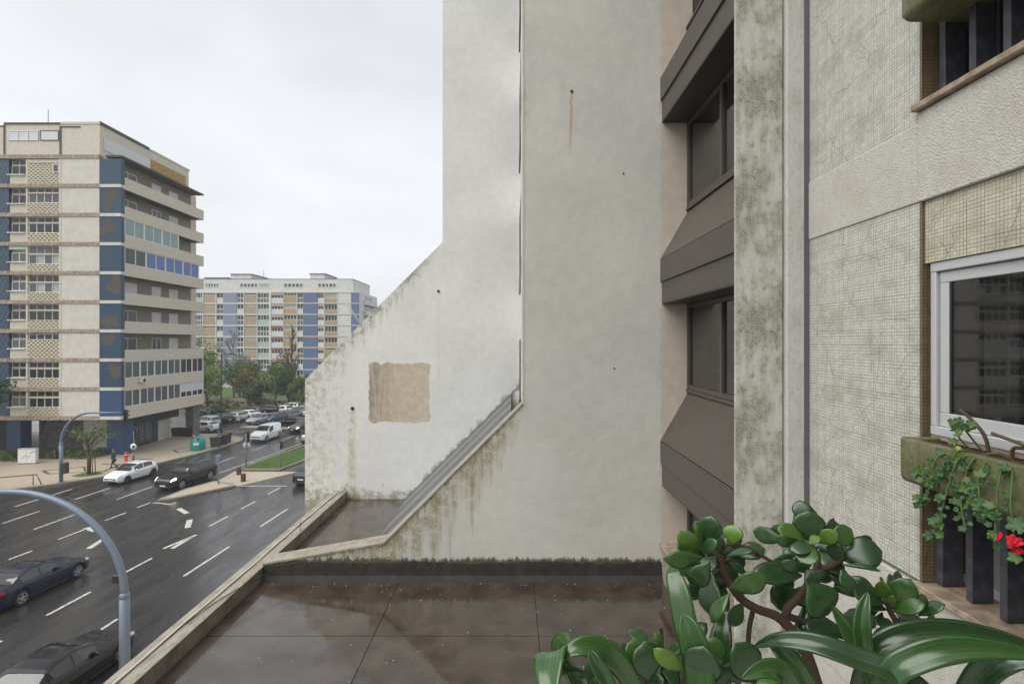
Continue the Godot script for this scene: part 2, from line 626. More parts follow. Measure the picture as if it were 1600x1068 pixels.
func surfaces():
	var f1 = field(512, 0.010, 7, 1)
	var f2 = field(512, 0.06, 5, 2)
	T["soft"] = tint(f1, 512, Color(0.955, 0.955, 0.945), Color(1, 1, 1))
	T["mottle"] = tint(f2, 512, Color(0.84, 0.84, 0.84), Color(1, 1, 1))
	T["dirty"] = tint(f1, 512, Color(0.80, 0.785, 0.75), Color(1, 1, 1), 0.25, 0.75)
	T["bump"] = bump(f2, 512, 2.0)
	T["plaster_n"] = plaster_relief()
	var f3 = field(512, 0.33, 3, 9)
	T["grain_n"] = bump(f3, 512, 2.2)
	T["grain"] = tint(f3, 512, Color(0.78, 0.78, 0.78), Color(1, 1, 1))
	T["stucco_n"] = bump(field(512, 0.15, 4, 10), 512, 3.5)
	mosaic_maps()
	# the two fin walls
	var m = mk(1, 1, 1, 0.85)
	m.albedo_texture = far_wall_paint()
	m.normal_enabled = true
	m.normal_texture = trowelled(640, 1400, 22)
	m.normal_scale = 0.12
	M["far_wall"] = m
	m = mk(1, 1, 1, 0.85)
	m.albedo_texture = near_wall_paint()
	m.normal_enabled = true
	m.normal_texture = trowelled(740, 1120, 21)
	m.normal_scale = 0.14
	M["near_wall"] = m
	M["plaster"] = wm(0.68, 0.67, 0.64, 0.85, T.soft, 2.5, T.plaster_n, 0.5)
	M["trim_white"] = wm(0.72, 0.70, 0.64, 0.7, T.mottle, 0.8)
	# rough pier, stone bands, mosaic
	M["pier"] = wm(1, 1, 1, 0.95, mossy_concrete(lin(0.80, 0.79, 0.73), lin(0.15, 0.16, 0.085), lin(0.08, 0.08, 0.055), 0.48, 51), 2.0, T.grain_n, 0.7)
	M["pier_pale"] = wm(1, 1, 1, 0.95, mossy_concrete(lin(0.78, 0.77, 0.74), lin(0.42, 0.40, 0.34), lin(0.16, 0.15, 0.13), 0.0, 61), 1.9, T.grain_n, 0.8)
	M["stone_band"] = wm(1, 1, 1, 0.95, mossy_concrete(lin(0.70, 0.68, 0.62), lin(0.50, 0.45, 0.36), lin(0.28, 0.23, 0.18), 0.06, 81), 1.3, T.stucco_n, 0.6)
	M["mossy"] = wm(1, 1, 1, 0.9, mossy_concrete(lin(0.26, 0.235, 0.16), lin(0.075, 0.095, 0.014), lin(0.018, 0.017, 0.012), 0.62, 91), 0.8, T.grain_n, 1.0)
	M["lichen_coping"] = wm(1, 1, 1, 0.8, mossy_concrete(lin(0.45, 0.41, 0.345), lin(0.16, 0.13, 0.09), lin(0.05, 0.042, 0.03), 0.30, 95), 1.2, T.grain_n, 0.8)
	m = mk(1, 1, 1, 0.38)
	m.albedo_texture = T.mosaic
	m.normal_enabled = true
	m.normal_texture = T.mosaic_n
	m.normal_scale = 0.7
	m.uv1_triplanar = true
	m.uv1_world_triplanar = true
	m.uv1_scale = Vector3(1.0 / 1.32, 1.0 / 2.64, 1.0 / 1.32)
	m.uv1_triplanar_sharpness = 20.0
	M["mosaic"] = m
	var m2 = m.duplicate()
	m2.albedo_color = Color(0.97, 0.955, 0.90)
	m2.uv1_offset = Vector3(0.3, 0.4, 0.2)
	M["mosaic_warm"] = m2
	var m3 = m.duplicate()
	m3.albedo_color = Color(0.62, 0.56, 0.47)
	M["mosaic_brown"] = m3
	# metal, bitumen, glass
	M["brown_metal"] = wm(0.105, 0.090, 0.078, 0.42, T.soft, 1.6)
	M["brown_metal"].metallic = 0.25
	M["brown_dark"] = mk(0.035, 0.028, 0.024, 0.45)
	M["zinc"] = wm(0.155, 0.158, 0.162, 0.5, T.soft, 1.9)
	M["joint"] = mk(0.16, 0.155, 0.16, 0.8)
	var rb = field(512, 0.008, 6, 33)
	var bit = wm(0.066, 0.050, 0.038, 1.0, tint(field(512, 0.012, 7, 34), 512, Color(0.80, 0.79, 0.80), Color(1, 1, 1), 0.25, 0.75), 3.7, T.bump, 0.05)
	bit.roughness_texture = tint(rb, 512, Color(0.05, 0.05, 0.05), Color(0.34, 0.34, 0.34), 0.36, 0.62)
	bit.metallic_specular = 0.5
	bit.clearcoat_enabled = true
	bit.clearcoat = 0.55
	bit.clearcoat_roughness = 0.06
	M["bitumen"] = bit
	M["bitumen_dark"] = wm(0.035, 0.033, 0.028, 0.85, T.dirty, 1.2, T.bump, 0.3)
	M["cable"] = mk(0.52, 0.50, 0.46, 0.6)
	var gl = mk(0.02, 0.022, 0.022, 0.03)
	gl.metallic_specular = 0.7
	M["glass_dark"] = gl
	var gt = mk(0.012, 0.013, 0.013, 0.02)
	gt.transparency = BaseMaterial3D.TRANSPARENCY_ALPHA
	gt.albedo_color.a = 0.5
	gt.metallic_specular = 1.0
	M["pane"] = gt
	M["aluminium"] = mk(0.62, 0.63, 0.64, 0.35, 0.3)
	M["fin_blue"] = wm(0.075, 0.08, 0.105, 0.55, T.dirty, 0.5)
	M["room_dark"] = mk(0.03, 0.028, 0.026, 0.9)
	M["room_grey"] = mk(0.30, 0.29, 0.28, 0.8)
	M["stone_sill"] = wm(0.42, 0.33, 0.255, 0.7, T.dirty, 0.6, T.grain_n, 0.5)
	M["soil"] = mk(0.035, 0.025, 0.018, 1.0)
	# street
	var asp = wm(0.036, 0.035, 0.037, 1.0, T.dirty, 9.0, T.grain_n, 0.06)
	asp.uv1_scale = Vector3(1.0 / 6.0, 1.0, 1.0 / 26.0)
	asp.roughness_texture = tint(field(512, 0.010, 7, 36), 512, Color(0.20, 0.20, 0.20), Color(0.36, 0.36, 0.36), 0.25, 0.75)
	asp.metallic_specular = 0.5
	asp.clearcoat_enabled = true
	asp.clearcoat = 0.2
	asp.clearcoat_roughness = 0.14
	M["asphalt"] = asp
	M["paint"] = wm(0.62, 0.62, 0.60, 0.5, T.dirty, 1.3)
	var cob = field(512, 0.09, 1, 38, FastNoiseLite.TYPE_CELLULAR)
	M["cobble"] = wm(0.50, 0.43, 0.34, 0.6, tint(cob, 512, Color(0.70, 0.68, 0.64), Color(1, 1, 1), 0.1, 0.5), 1.6, bump(cob, 512, 1.5), 0.5)
	M["cobble_dark"] = wm(0.10, 0.095, 0.09, 0.6, T.mottle, 0.8)
	M["kerb"] = wm(0.30, 0.28, 0.25, 0.6, T.dirty, 1.0)
	M["lawn"] = wm(0.075, 0.135, 0.022, 0.95, T.mottle, 2.0, T.bump, 0.5)
	M["earth"] = wm(0.12, 0.12, 0.06, 1.0, T.mottle, 6.0)
	M["bark"] = mk(0.075, 0.058, 0.045, 0.95)
	M["bark_grey"] = mk(0.26, 0.25, 0.24, 0.95)
	for k in ["leaf", "leaf_glossy"]:
		m = mk(1, 1, 1, 0.6 if k == "leaf" else 0.3)
		m.vertex_color_use_as_albedo = true
		m.backlight_enabled = true
		m.backlight = lin(0.05, 0.08, 0.015)
		M[k] = m
	# buildings across the street
	M["cream"] = wm(0.60, 0.56, 0.48, 0.85, T.soft, 3.0)
	M["cream_panel"] = wm(0.62, 0.595, 0.545, 0.8, T.soft, 5.0)
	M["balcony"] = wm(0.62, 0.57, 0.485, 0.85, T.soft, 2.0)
	M["stone_course"] = wm(0.40, 0.335, 0.275, 0.85, T.dirty, 2.2)
	M["screen"] = mk(0.52, 0.475, 0.36, 0.85)
	M["blue_tile"] = wm(0.022, 0.062, 0.115, 0.5, T.mottle, 1.2)
	M["blue_bright"] = wm(0.028, 0.072, 0.18, 0.5, T.mottle, 2.0)
	var la := Image.create(96, 96, false, Image.FORMAT_RGB8)
	for j in 96:
		for i in 96:
			var q = minf(absf(fposmod(i + j * 0.5, 48.0) - 24.0), absf(fposmod(i - j * 0.5, 48.0) - 24.0))
			la.set_pixel(i, j, Color(1.0, 1.0, 1.0) if q < 4.0 else Color(0.62, 0.64, 0.66))
	M["blue_lattice"] = wm(0.055, 0.11, 0.17, 0.5, ImageTexture.create_from_image(la), 0.9)
	M["bare_render"] = wm(0.12, 0.112, 0.10, 0.95, T.dirty, 1.0)
	M["white_frame"] = mk(0.72, 0.72, 0.71, 0.5)
	M["shutter"] = mk(0.60, 0.61, 0.63, 0.55)
	M["curtain"] = mk(0.42, 0.42, 0.40, 0.9)
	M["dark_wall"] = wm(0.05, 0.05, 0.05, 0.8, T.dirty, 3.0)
	M["grey_wall"] = wm(0.17, 0.165, 0.155, 0.85, T.dirty, 3.0)
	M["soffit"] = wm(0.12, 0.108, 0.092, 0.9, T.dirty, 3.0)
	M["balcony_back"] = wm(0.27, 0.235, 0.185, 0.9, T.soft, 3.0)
	M["window_grey"] = mk(0.10, 0.105, 0.115, 0.12)
	M["window_dark"] = mk(0.03, 0.03, 0.032, 0.1)
	M["window_blue"] = mk(0.06, 0.12, 0.36, 0.15)
	M["window_teal"] = mk(0.20, 0.30, 0.30, 0.3)
	M["roof_edge"] = mk(0.10, 0.08, 0.07, 0.8)
	M["wood_ochre"] = wm(0.45, 0.29, 0.10, 0.7, T.dirty, 2.0)
	M["far_white"] = wm(0.66, 0.66, 0.65, 0.85, T.soft, 8.0)
	M["far_tan"] = wm(0.43, 0.32, 0.23, 0.8, T.soft, 5.0)
	M["far_ochre"] = wm(0.43, 0.315, 0.17, 0.8, T.soft, 5.0)
	M["far_blue"] = wm(0.11, 0.155, 0.29, 0.6, T.soft, 5.0)
	M["far_blue_pale"] = wm(0.24, 0.275, 0.385, 0.6, T.soft, 5.0)
	M["far_pink"] = mk(0.52, 0.36, 0.32, 0.8)
	M["far_red"] = mk(0.28, 0.09, 0.075, 0.8)
	M["far_green"] = mk(0.42, 0.50, 0.46, 0.5)
	# posts, cars
	M["post_blue"] = mk(0.165, 0.21, 0.265, 0.4, 0.2)
	M["post_dark"] = mk(0.03, 0.026, 0.024, 0.5)
	M["signal_black"] = mk(0.018, 0.019, 0.022, 0.45)
	M["sign_grey"] = mk(0.40, 0.41, 0.42, 0.5)
	M["white_paint"] = mk(0.75, 0.75, 0.74, 0.4)
	M["red_paint"] = mk(0.50, 0.03, 0.025, 0.4)
	M["green_plastic"] = mk(0.012, 0.26, 0.215, 0.35)
	M["bin_green"] = mk(0.03, 0.10, 0.04, 0.4)
	M["bin_dark"] = mk(0.03, 0.035, 0.035, 0.45)
	M["wood_post"] = wm(0.10, 0.06, 0.035, 0.8, T.mottle, 0.5)
	M["tyre"] = mk(0.02, 0.02, 0.02, 0.8)
	M["rim"] = mk(0.45, 0.45, 0.47, 0.3, 0.6)
	M["rim_dark"] = mk(0.05, 0.05, 0.055, 0.35, 0.5)
	M["trim_black"] = mk(0.018, 0.018, 0.02, 0.5)
	M["lamp_clear"] = mk(0.55, 0.56, 0.58, 0.08)
	M["lamp_red"] = mk(0.30, 0.008, 0.01, 0.15)
	M["plate"] = mk(0.68, 0.68, 0.66, 0.4)
	var lit = mk(0.9, 0.9, 0.85, 0.2)
	lit.emission_enabled = true
	lit.emission = Color(1.0, 0.95, 0.85)
	lit.emission_energy_multiplier = 2.5
	M["lamp_lit"] = lit
	M["wood_brown"] = mk(0.12, 0.065, 0.035, 0.7)
	M["bag_brown"] = mk(0.11, 0.05, 0.03, 0.7)
	M["rail_brown"] = mk(0.13, 0.10, 0.08, 0.6)
	M["bin_brown"] = mk(0.07, 0.035, 0.03, 0.5)
	M["lens_red"] = mk(0.12, 0.01, 0.01, 0.2)
	M["lens_amber"] = mk(0.15, 0.07, 0.01, 0.2)
	M["lens_green"] = mk(0.01, 0.10, 0.05, 0.2)
	M["jade_bark"] = wm(0.085, 0.052, 0.038, 0.85, T.mottle, 0.08)
	m = mk(1, 1, 1, 0.9)
	m.vertex_color_use_as_albedo = true
	M["leaf_cloth"] = m

func car_paint(r, g, b, rough = 0.25, metal = 0.0) -> StandardMaterial3D:
	var m = mk(r, g, b, rough, metal)
	m.clearcoat_enabled = true
	m.clearcoat = 0.5
	m.metallic_specular = 0.35
	m.clearcoat_roughness = 0.04
	return m

func V2(a) -> PackedVector2Array:
	var p := PackedVector2Array()
	for q in a:
		p.append(Vector2(q[0], q[1]))
	return p

# ---------- the white building with fin walls, brown bays and the flat roof below us ----------
const NEAR := 8.36
const FAR := 12.6
const FACE := 2.56

func fin_building():
	var b = thing("office_building", "white rendered office block with stepped fin walls and brown metal window bays", "building")
	# nearer fin wall
	var p = V2([[-4.07, EYE - 4.3], [2.95, EYE - 4.3], [2.95, EYE + 16.0], [0.19, EYE + 16.0], [0.19, EYE - 1.02], [-2.09, EYE - 3.30], [-4.07, EYE - 3.64]])
	var s = ns()
	prism(s, p, -NEAR - 0.32, -NEAR, [-4.4, EYE + 7.0, 7.4, 11.2])
	var w = obj("fin_wall", s, M.near_wall, b)
	w.set_meta("label", "beige grey wall with sloping mossy edge and a rust run below a pipe mouth")
	# pale capping on its slope and upright edge
	s = ns()
	var cap = func(a: Vector2, c: Vector2, lift: float, z0: float, z1: float):
		var dir = (c - a).normalized()
		var n = Vector2(-dir.y, dir.x) * lift
		prism(s, PackedVector2Array([a, c, c + n, a + n]), z0, z1)
	cap.call(Vector2(-2.09, EYE - 3.30), Vector2(0.19, EYE - 1.02), 0.028, -NEAR - 0.35, -NEAR + 0.012)
	cap.call(Vector2(-4.07, EYE - 3.64), Vector2(-2.10, EYE - 3.302), 0.030, -NEAR - 0.36, -NEAR + 0.014)
	obj("wall_capping", s, M.lichen_coping, w)
	obj("corner_bead", bx(E(0.166, -1.02, NEAR + 1.1), E(0.192, 16.0, NEAR - 0.008)), M.trim_white, w)
	# pipe mouths and old fixing holes
	for q in [[0.975, 4.09, 0.022], [1.67, -0.43, 0.013], [1.82, 2.75, 0.012]]:
		obj("pipe_mouth", tb([E(q[0], q[1], NEAR + 0.02), E(q[0], q[1], NEAR - 0.012)], q[2], 10), M.room_dark, w)
	# farther fin wall
	p = V2([[-5.10, EYE - 11.8], [0.9, EYE - 11.8], [0.9, EYE + 16.0], [-1.71, EYE + 16.0], [-1.71, EYE + 2.46], [-5.10, EYE - 0.93]])
	s = ns()
	prism(s, p, -FAR - 0.32, -FAR, [-5.3, EYE + 9.5, 6.0, 14.0])
	var w2 = obj("fin_wall", s, M.far_wall, b)
	w2.set_meta("label", "taller white wall with sloping edge and a square patch of tan paint")
	for q in [[-3.93, -1.63, 0.04], [-1.81, 1.25, 0.032]]:
		obj("pipe_mouth", tb([E(q[0], q[1], FAR + 0.02), E(q[0], q[1], FAR - 0.02)], q[2], 10), M.room_dark, w2)
	obj("slanting_pipe", tb([E(-3.68, 0.30, FAR + 0.16), E(-4.26, 1.17, FAR + 0.16)], 0.03, 8), M.sign_grey, w2)
	# facade strip between the two walls, with its own bays
	var strip = obj("recessed_facade", bx(E(0.20, -4.2, FAR), E(0.9, 16.0, NEAR + 0.32)), M.plaster, b)
	for k in 6:
		var y = -2.3 + 2.955 * k
		obj("window", bx(E(0.176, y + 0.9, FAR - 0.10), E(0.22, y + 2.35, FAR - 3.6)), M.brown_dark, strip)
		obj("bay_panel", bx(E(0.165, y + 0.5, FAR - 0.10), E(0.20, y + 0.88, FAR - 3.6)), M.brown_metal, strip)
	# sloping zinc roof between the walls
	p = V2([[-2.62, EYE - 3.86], [-0.02, EYE - 1.30], [-0.02, EYE - 1.72], [-2.2, EYE - 3.86]])
	s = ns()
	prism(s, p, -FAR, -NEAR - 0.33)
	var z = obj("zinc_roof", s, M.zinc, b)
	for q in [0.35, 1.6, 2.9]:
		s = ns()
		var dn = FAR - q
		var e = 0.05
		prism(s, V2([[-2.62, EYE - 3.83], [-0.03, EYE - 1.28], [-0.03, EYE - 1.255], [-2.62, EYE - 3.805]]), -dn - e * 0.5, -dn + e * 0.5)
		obj("standing_seam", s, M.zinc, z)
	obj("gutter", bx(E(-0.015, -1.74, FAR - 0.005), E(0.17, -1.70, NEAR + 0.335)), M.brown_dark, b)
	# the bays: windows over sloped sills over box spandrels
	var bays = obj("reveal_wall", bx(E(2.96, -5.0, NEAR + 0.32), E(3.3, 16.0, 4.9)), M.room_dark, b)
	var panel = func(y0):
		# outline in (x, y), swept towards us from the fin wall to the pier
		var g = part("window_bay", b)
		var zz = [-NEAR + 0.002, -4.98]
		var put = func(called, pts, m):
			var t = ns()
			prism(t, V2(pts), zz[0], zz[1])
			return obj(called, t, m, g)
		put.call("sloped_sill", [[2.88, y0 - 0.0], [2.90, y0 - 0.06], [2.46, y0 - 0.82], [2.425, y0 - 0.79]], M.brown_metal)
		put.call("sill_lip", [[2.84, y0 + 0.045], [2.95, y0 + 0.045], [2.95, y0 - 0.0], [2.84, y0 - 0.0]], M.brown_metal)
		put.call("spandrel_panel", [[2.422, y0 - 0.80], [2.46, y0 - 0.82], [2.46, y0 - 1.16], [2.422, y0 - 1.16]], M.brown_metal)
		put.call("spandrel_panel", [[2.45, y0 - 1.165], [2.49, y0 - 1.165], [2.49, y0 - 1.50], [2.45, y0 - 1.50]], M.brown_metal)
		put.call("soffit_panel", [[2.452, y0 - 1.50], [2.95, y0 - 1.50], [2.95, y0 - 1.52], [2.452, y0 - 1.52]], M.brown_dark)
		# window below the soffit
		var top = y0 - 1.53
		var bot = y0 - 2.955 + 0.05
		var f = ns()
		for q in [[top - 0.06, top], [bot, bot + 0.07]]:
			box(f, Vector3(2.86, q[0], -NEAR + 0.01), Vector3(2.93, q[1], -4.98))
		for d in [NEAR - 0.04, 7.0, 5.62]:
			box(f, Vector3(2.855, bot, -d - 0.035), Vector3(2.935, top, -d + 0.035))
		var wn = obj("window", f, M.brown_metal, g)
		for q in [[NEAR - 0.08, 7.04], [6.96, 5.66], [5.58, 5.0]]:
			obj("pane", bx(Vector3(2.89, bot + 0.02, -q[0]), Vector3(2.897, top - 0.02, -q[1])), M.pane, wn)
		for q in [[8.2, 7.6], [7.5, 7.1], [6.1, 5.7]]:
			obj("blind", bx(Vector3(2.925, bot + 0.3, -q[0]), Vector3(2.93, top - 0.05, -q[1])), M.wood_brown, wn)
	for k in [-1, 0, 1, 2]:
		panel.call(EYE - 0.815 + 2.955 * (k))
	# wall that carries the roof kerb on our right
	var kerb = obj("roof_kerb", bx(E(2.45, -4.3, NEAR), E(2.95, -3.33, 1.2)), M.lichen_coping, b)
	obj("kerb_slab", cb(E(2.40, -3.328, NEAR - 0.003), E(2.95, -3.285, 1.2), 0.008), M.stone_sill, kerb)
	# building mass behind the bays, above and below
	obj("inner_block", bx(E(3.32, -11.85, 30.0), E(14.0, 16.0, 4.9)), M.plaster, b)
	obj("inner_block", bx(E(0.92, -11.85, 30.0), E(3.31, 16.0, FAR + 0.33)), M.plaster, b)
	obj("inner_block", bx(E(0.95, -11.85, FAR - 0.01), E(2.94, 16.0, NEAR + 0.34)), M.plaster, b)
	terrace(b)

func terrace(b):
	# flat roof under the eye: bitumen sheets lapped over each other
	var t = obj("terrace_slab", bx(E(-4.35, -11.85, FAR - 0.005), E(2.44, -3.93, -3.0)), M.plaster, b)
	obj("underlay", bx(E(-4.06, -3.929, FAR - 0.006), E(2.438, -3.899, -2.99)), M.bitumen_dark, t)
	var xs = [-4.06, -1.83, 0.35, 2.44]
	var ds = [NEAR, 6.76, 4.1, 1.4, -3.0]
	for i in 3:
		for j in 4:
			obj("roof_sheet", bx(E(xs[i] + 0.005, -3.897, ds[j] - 0.006), E(xs[i + 1] - 0.005, -3.88, ds[j + 1] + 0.006)), M.bitumen, t)
	obj("roof_sheet", bx(E(-4.06, -3.897, FAR - 0.006), E(-2.2, -3.862, NEAR + 0.325)), M.bitumen, t)
	# bitumen turned up against the wall, its top edge ragged
	var r := RandomNumberGenerator.new()
	r.seed = 77
	var s = ns()
	var n = 150
	var prev = []
	for i in n + 1:
		var x = lerpf(-4.05, 2.44, float(i) / n)
		var top = -3.60 + r.randf_range(-0.012, 0.016) + 0.012 * sin(x * 3.1)
		if x < -3.5:
			top = minf(top, -3.665 + (x + 4.05) * 0.09)
		var cur = [E(x, -3.883, NEAR - 0.10), E(x, -3.80, NEAR - 0.028), E(x, top, NEAR - 0.012), E(x, top, NEAR + 0.02)]
		if i > 0:
			for k in 3:
				quad(s, prev[k], cur[k], cur[k + 1], prev[k + 1])
		prev = cur
	obj("upturn", s, M.bitumen_dark, t)
	# parapet along the street with its coping, groove and cable
	var pp = part("parapet", b)
	var s2 = ns()
	cbox(s2, E(-4.37, -4.1, FAR - 0.004), E(-4.07, -3.675, -3.0), 0.012)
	obj("parapet_wall", s2, M.lichen_coping, pp)
	obj("coping", cb(E(-4.385, -3.674, FAR - 0.006), E(-4.255, -3.652, -3.0), 0.006), M.lichen_coping, pp)
	obj("coping", cb(E(-4.235, -3.674, FAR - 0.006), E(-4.055, -3.655, -3.0), 0.006), M.lichen_coping, pp)
	var pts = []
	for i in 60:
		var dd = lerpf(-3.0, 11.9, i / 59.0)
		pts.append(E(-4.243 + 0.008 * sin(dd * 1.7), -3.642 + 0.004 * sin(dd * 5.0), dd))
	pts.append(E(-4.22, -3.635, 12.25))
	pts.append(E(-4.15, -3.625, 12.45))
	pts.append(E(-4.13, -3.60, FAR))
	obj("cable", tb(pts, 0.016, 6), M.cable, pp)
	var rt = []
	for i in 16:
		var u = i / 15.0
		rt.append(E(lerpf(-4.20, -3.55, u), -3.632 + 0.075 * u * u, lerpf(6.6, NEAR + 0.05, sqrt(u))))
	obj("cable", tb(rt, 0.007, 5), M.signal_black, pp)
	obj("aerial_stub", tb([E(-4.10, -3.68, 9.9), E(-4.10, -3.42, 9.9)], 0.006, 5), M.post_dark, pp)
	# grit and pebbles washed onto the sheets
	var g = ns()
	for i in 170:
		var c = E(r.randf_range(-3.9, 2.3), -3.878, r.randf_range(3.2, 8.2))
		if r.randf() < 0.25:
			c.z = -NEAR + 0.12 + absf(r.randfn(0.0, 0.12))
		var q = r.randf_range(0.004, 0.011)
		var u = Vector3(q, 0, 0).rotated(Vector3.UP, r.randf() * TAU)
		var v = Vector3(u.z, 0, -u.x)
		var a = c + Vector3(0, q * 0.9, 0)
		tri(g, c + u, c + v, a)
		tri(g, c + v, c - u, a)
		tri(g, c - u, c - v, a)
		tri(g, c - v, c + u, a)
	var go = obj("grit", g, M.sign_grey, t)
	go.set_meta("kind", "stuff")

# ---------- the tiled block on our right ----------
func tiled_building():
	var b = thing("tiled_building", "mosaic tiled apartment block with mossy concrete pier and slatted window bays", "building")
	# the pier and its joint
	obj("pier", slab([[1.944, 4.45], [2.348, 4.45], [2.348, 4.98], [2.18, 4.98], [1.936, 4.458]], EYE - 5.0, EYE + 16.0), M.pier, b)
	var p2 = obj("pier_return", cb(E(2.372, -5.0, 4.98), E(2.522, 16.0, 4.41), 0.006), M.pier_pale, b)
	obj("shadow_groove", bx(E(2.349, -5.0, 4.98), E(2.371, 16.0, 4.475)), M.pier, p2)
	obj("joint_strip", bx(E(2.523, -5.0, 4.9), E(2.572, 16.0, 4.42)), M.joint, p2)
	# facade: bands and mosaic panels; the window bay opens nearer than 3.2 m
	var face = func(called, m, y0, y1, d0, d1, x0 = FACE, x1 = 3.2):
		return obj(called, bx(E(x0, y0, d0), E(x1, y1, d1)), m, b)
	for y in [[-1.50, 0.875], [1.372, 3.93], [4.43, 6.9]]:
		face.call("mosaic_wall", M.mosaic, y[0], y[1], 4.412, 3.22, FACE + 0.006)
	for y in [[-2.6, -1.53], [0.878, 1.37], [3.935, 4.425]]:
		var left = obj("stone_band", cb(E(FACE - 0.004, y[0], 4.412), E(3.2, y[1], 3.226), 0.006), M.stone_band, b)
		var right = obj("stone_band", cb(E(FACE - 0.006, y[0], 3.222), E(3.2, y[1] + (0.07 if y[0] > 0 else -0.02), 0.95), 0.006), M.stone_band, b)
	# quoin strips where the bay begins
	for y in [[-1.50, 0.875], [1.455, 3.93]]:
		face.call("reveal_return", M.mosaic_brown, y[0], y[1], 3.219, 3.20, FACE + 0.004, 2.90)
	# spandrel over the window, the window itself, the slatted grilles
	face.call("spandrel", M.mosaic_warm, 0.49, 0.875, 3.198, 0.95, FACE + 0.022)
	window_bay(b, -1.50, true)
	window_bay(b, 1.49, false)
	face.call("side_wall", M.mosaic, -1.50, 0.875, 0.95, -0.9)
	face.call("side_wall", M.mosaic, 1.372, 6.9, 0.95, -0.9)
	face.call("side_wall", M.stone_band, -5.0, -1.53, 0.949, -0.9, FACE - 0.002)
	face.call("side_wall", M.stone_band, 0.877, 1.37, 0.949, -0.9, FACE - 0.002)
	face.call("base_wall", M.stone_band, -5.0, -2.602, 4.412, 0.951)
	face.call("upper_wall", M.mosaic, 6.91, 16.0, 4.41, -0.9)
	obj("inner_block", bx(E(3.202, -11.9, 4.89), E(14.0, 16.0, -8.0)), M.plaster, b)
	# the wing we look out from, behind the eye
	obj("rear_wall", bx(E(0.1, -11.9, -0.9), E(3.2, 16.0, -1.2)), M.mosaic, b)
	obj("rear_block", bx(E(0.1, -11.9, -1.201), E(3.2, 16.0, -8.0)), M.plaster, b)
	# window ledge with our own plant trough
	obj("ledge", cb(E(-0.6, -1.10, 1.12), E(2.55, -0.98, -0.9), 0.01), M.stone_band, b)

func window_bay(b, y0, lower):
	# grille of upright fins over a stone sill, with the concrete trough above
	var g = part("slatted_grille", b)
	obj("stone_sill", cb(E(FACE - 0.045, y0 - 0.045, 3.235), E(2.95, y0 - 0.004, 0.95), 0.006), M.stone_sill, g)
	var top = y0 + (0.70 if lower else 2.2)
	var back = M.room_grey if lower else M.glass_dark
	obj("back_panel", bx(E(2.835, y0, 3.198), E(2.86, top, 0.96)), back, g)
	if lower:
		obj("back_rail", bx(E(2.818, y0, 3.197), E(2.834, y0 + 0.055, 0.96)), M.aluminium, g)
	else:
		for d in [2.98, 2.66, 2.3]:
			obj("glazing_bar", bx(E(2.80, y0, d + 0.006), E(2.834, top, d - 0.006)), M.aluminium, g)
	var d0 = 3.16 if lower else 3.14
	for k in 10:
		var d = d0 - 0.205 * k
		obj("fin", cb(E(2.64, y0 + 0.002, d + 0.022), E(2.765, top - 0.01, d - 0.022), 0.003), M.fin_blue, g)
	if not lower:
		trough(b, E(2.355, 1.93, 3.09), E(2.74, 2.22, 1.0))
		return
	trough(b, E(2.355, -0.845, 3.10), E(2.74, -0.575, 1.0))
	# sliding window: pale frame, sash, pane, the room behind
	var w = part("sliding_window", b)
	var f = ns()
	var X0 = 2.594
	cbox(f, E(X0, 0.43, 3.175), E(X0 + 0.09, 0.487, 1.0), 0.004)
	cbox(f, E(X0, -0.57, 3.175), E(X0 + 0.09, -0.515, 1.0), 0.004)
	cbox(f, E(X0 + 0.001, -0.514, 3.174), E(X0 + 0.089, 0.429, 3.135), 0.004)
	obj("frame", f, M.aluminium, w)
	# the sash hangs a degree out of true, as old sliding sashes do
	var sash = part("sash", w, E(X0 + 0.022, 0, 3.13))
	sash.rotation.y = 0.021
	f = ns()
	cbox(f, Vector3(0, 0.36, 0), Vector3(0.035, 0.426, 2.12), 0.004)
	cbox(f, Vector3(0, -0.512, 0), Vector3(0.035, -0.43, 2.12), 0.004)
	cbox(f, Vector3(0.001, -0.429, 0.001), Vector3(0.034, 0.359, 0.06), 0.004)
	obj("sash_frame", f, M.aluminium, sash)
	obj("gasket", bx(Vector3(0.010, -0.43, 0.061), Vector3(0.030, 0.36, 0.075)), M.trim_black, sash)
	obj("pane", bx(Vector3(0.015, -0.428, 0.075), Vector3(0.021, 0.358, 2.12)), M.pane, sash)
	var room = ns()
	box(room, E(2.90, -0.6, 3.19), E(2.94, 0.52, 0.96))
	obj("room_wall", room, M.room_dark, w)
	var cur = ns(true)
	for i in 44:
		var a = lerpf(3.05, 2.86, i / 44.0)
		var c = lerpf(3.05, 2.86, (i + 1) / 44.0)
		var xa = 2.82 + 0.018 * sin(i * 1.9)
		var xc = 2.82 + 0.018 * sin((i + 1) * 1.9)
		quad(cur, E(xa, -0.5, a), E(xc, -0.5, c), E(xc, 0.4, c), E(xa, 0.4, a))
	obj("curtain", cur, M.curtain, w)
	obj("window_sill", cb(E(2.60, -0.60, 3.18), E(2.90, -0.572, 1.0), 0.004), M.stone_sill, w)

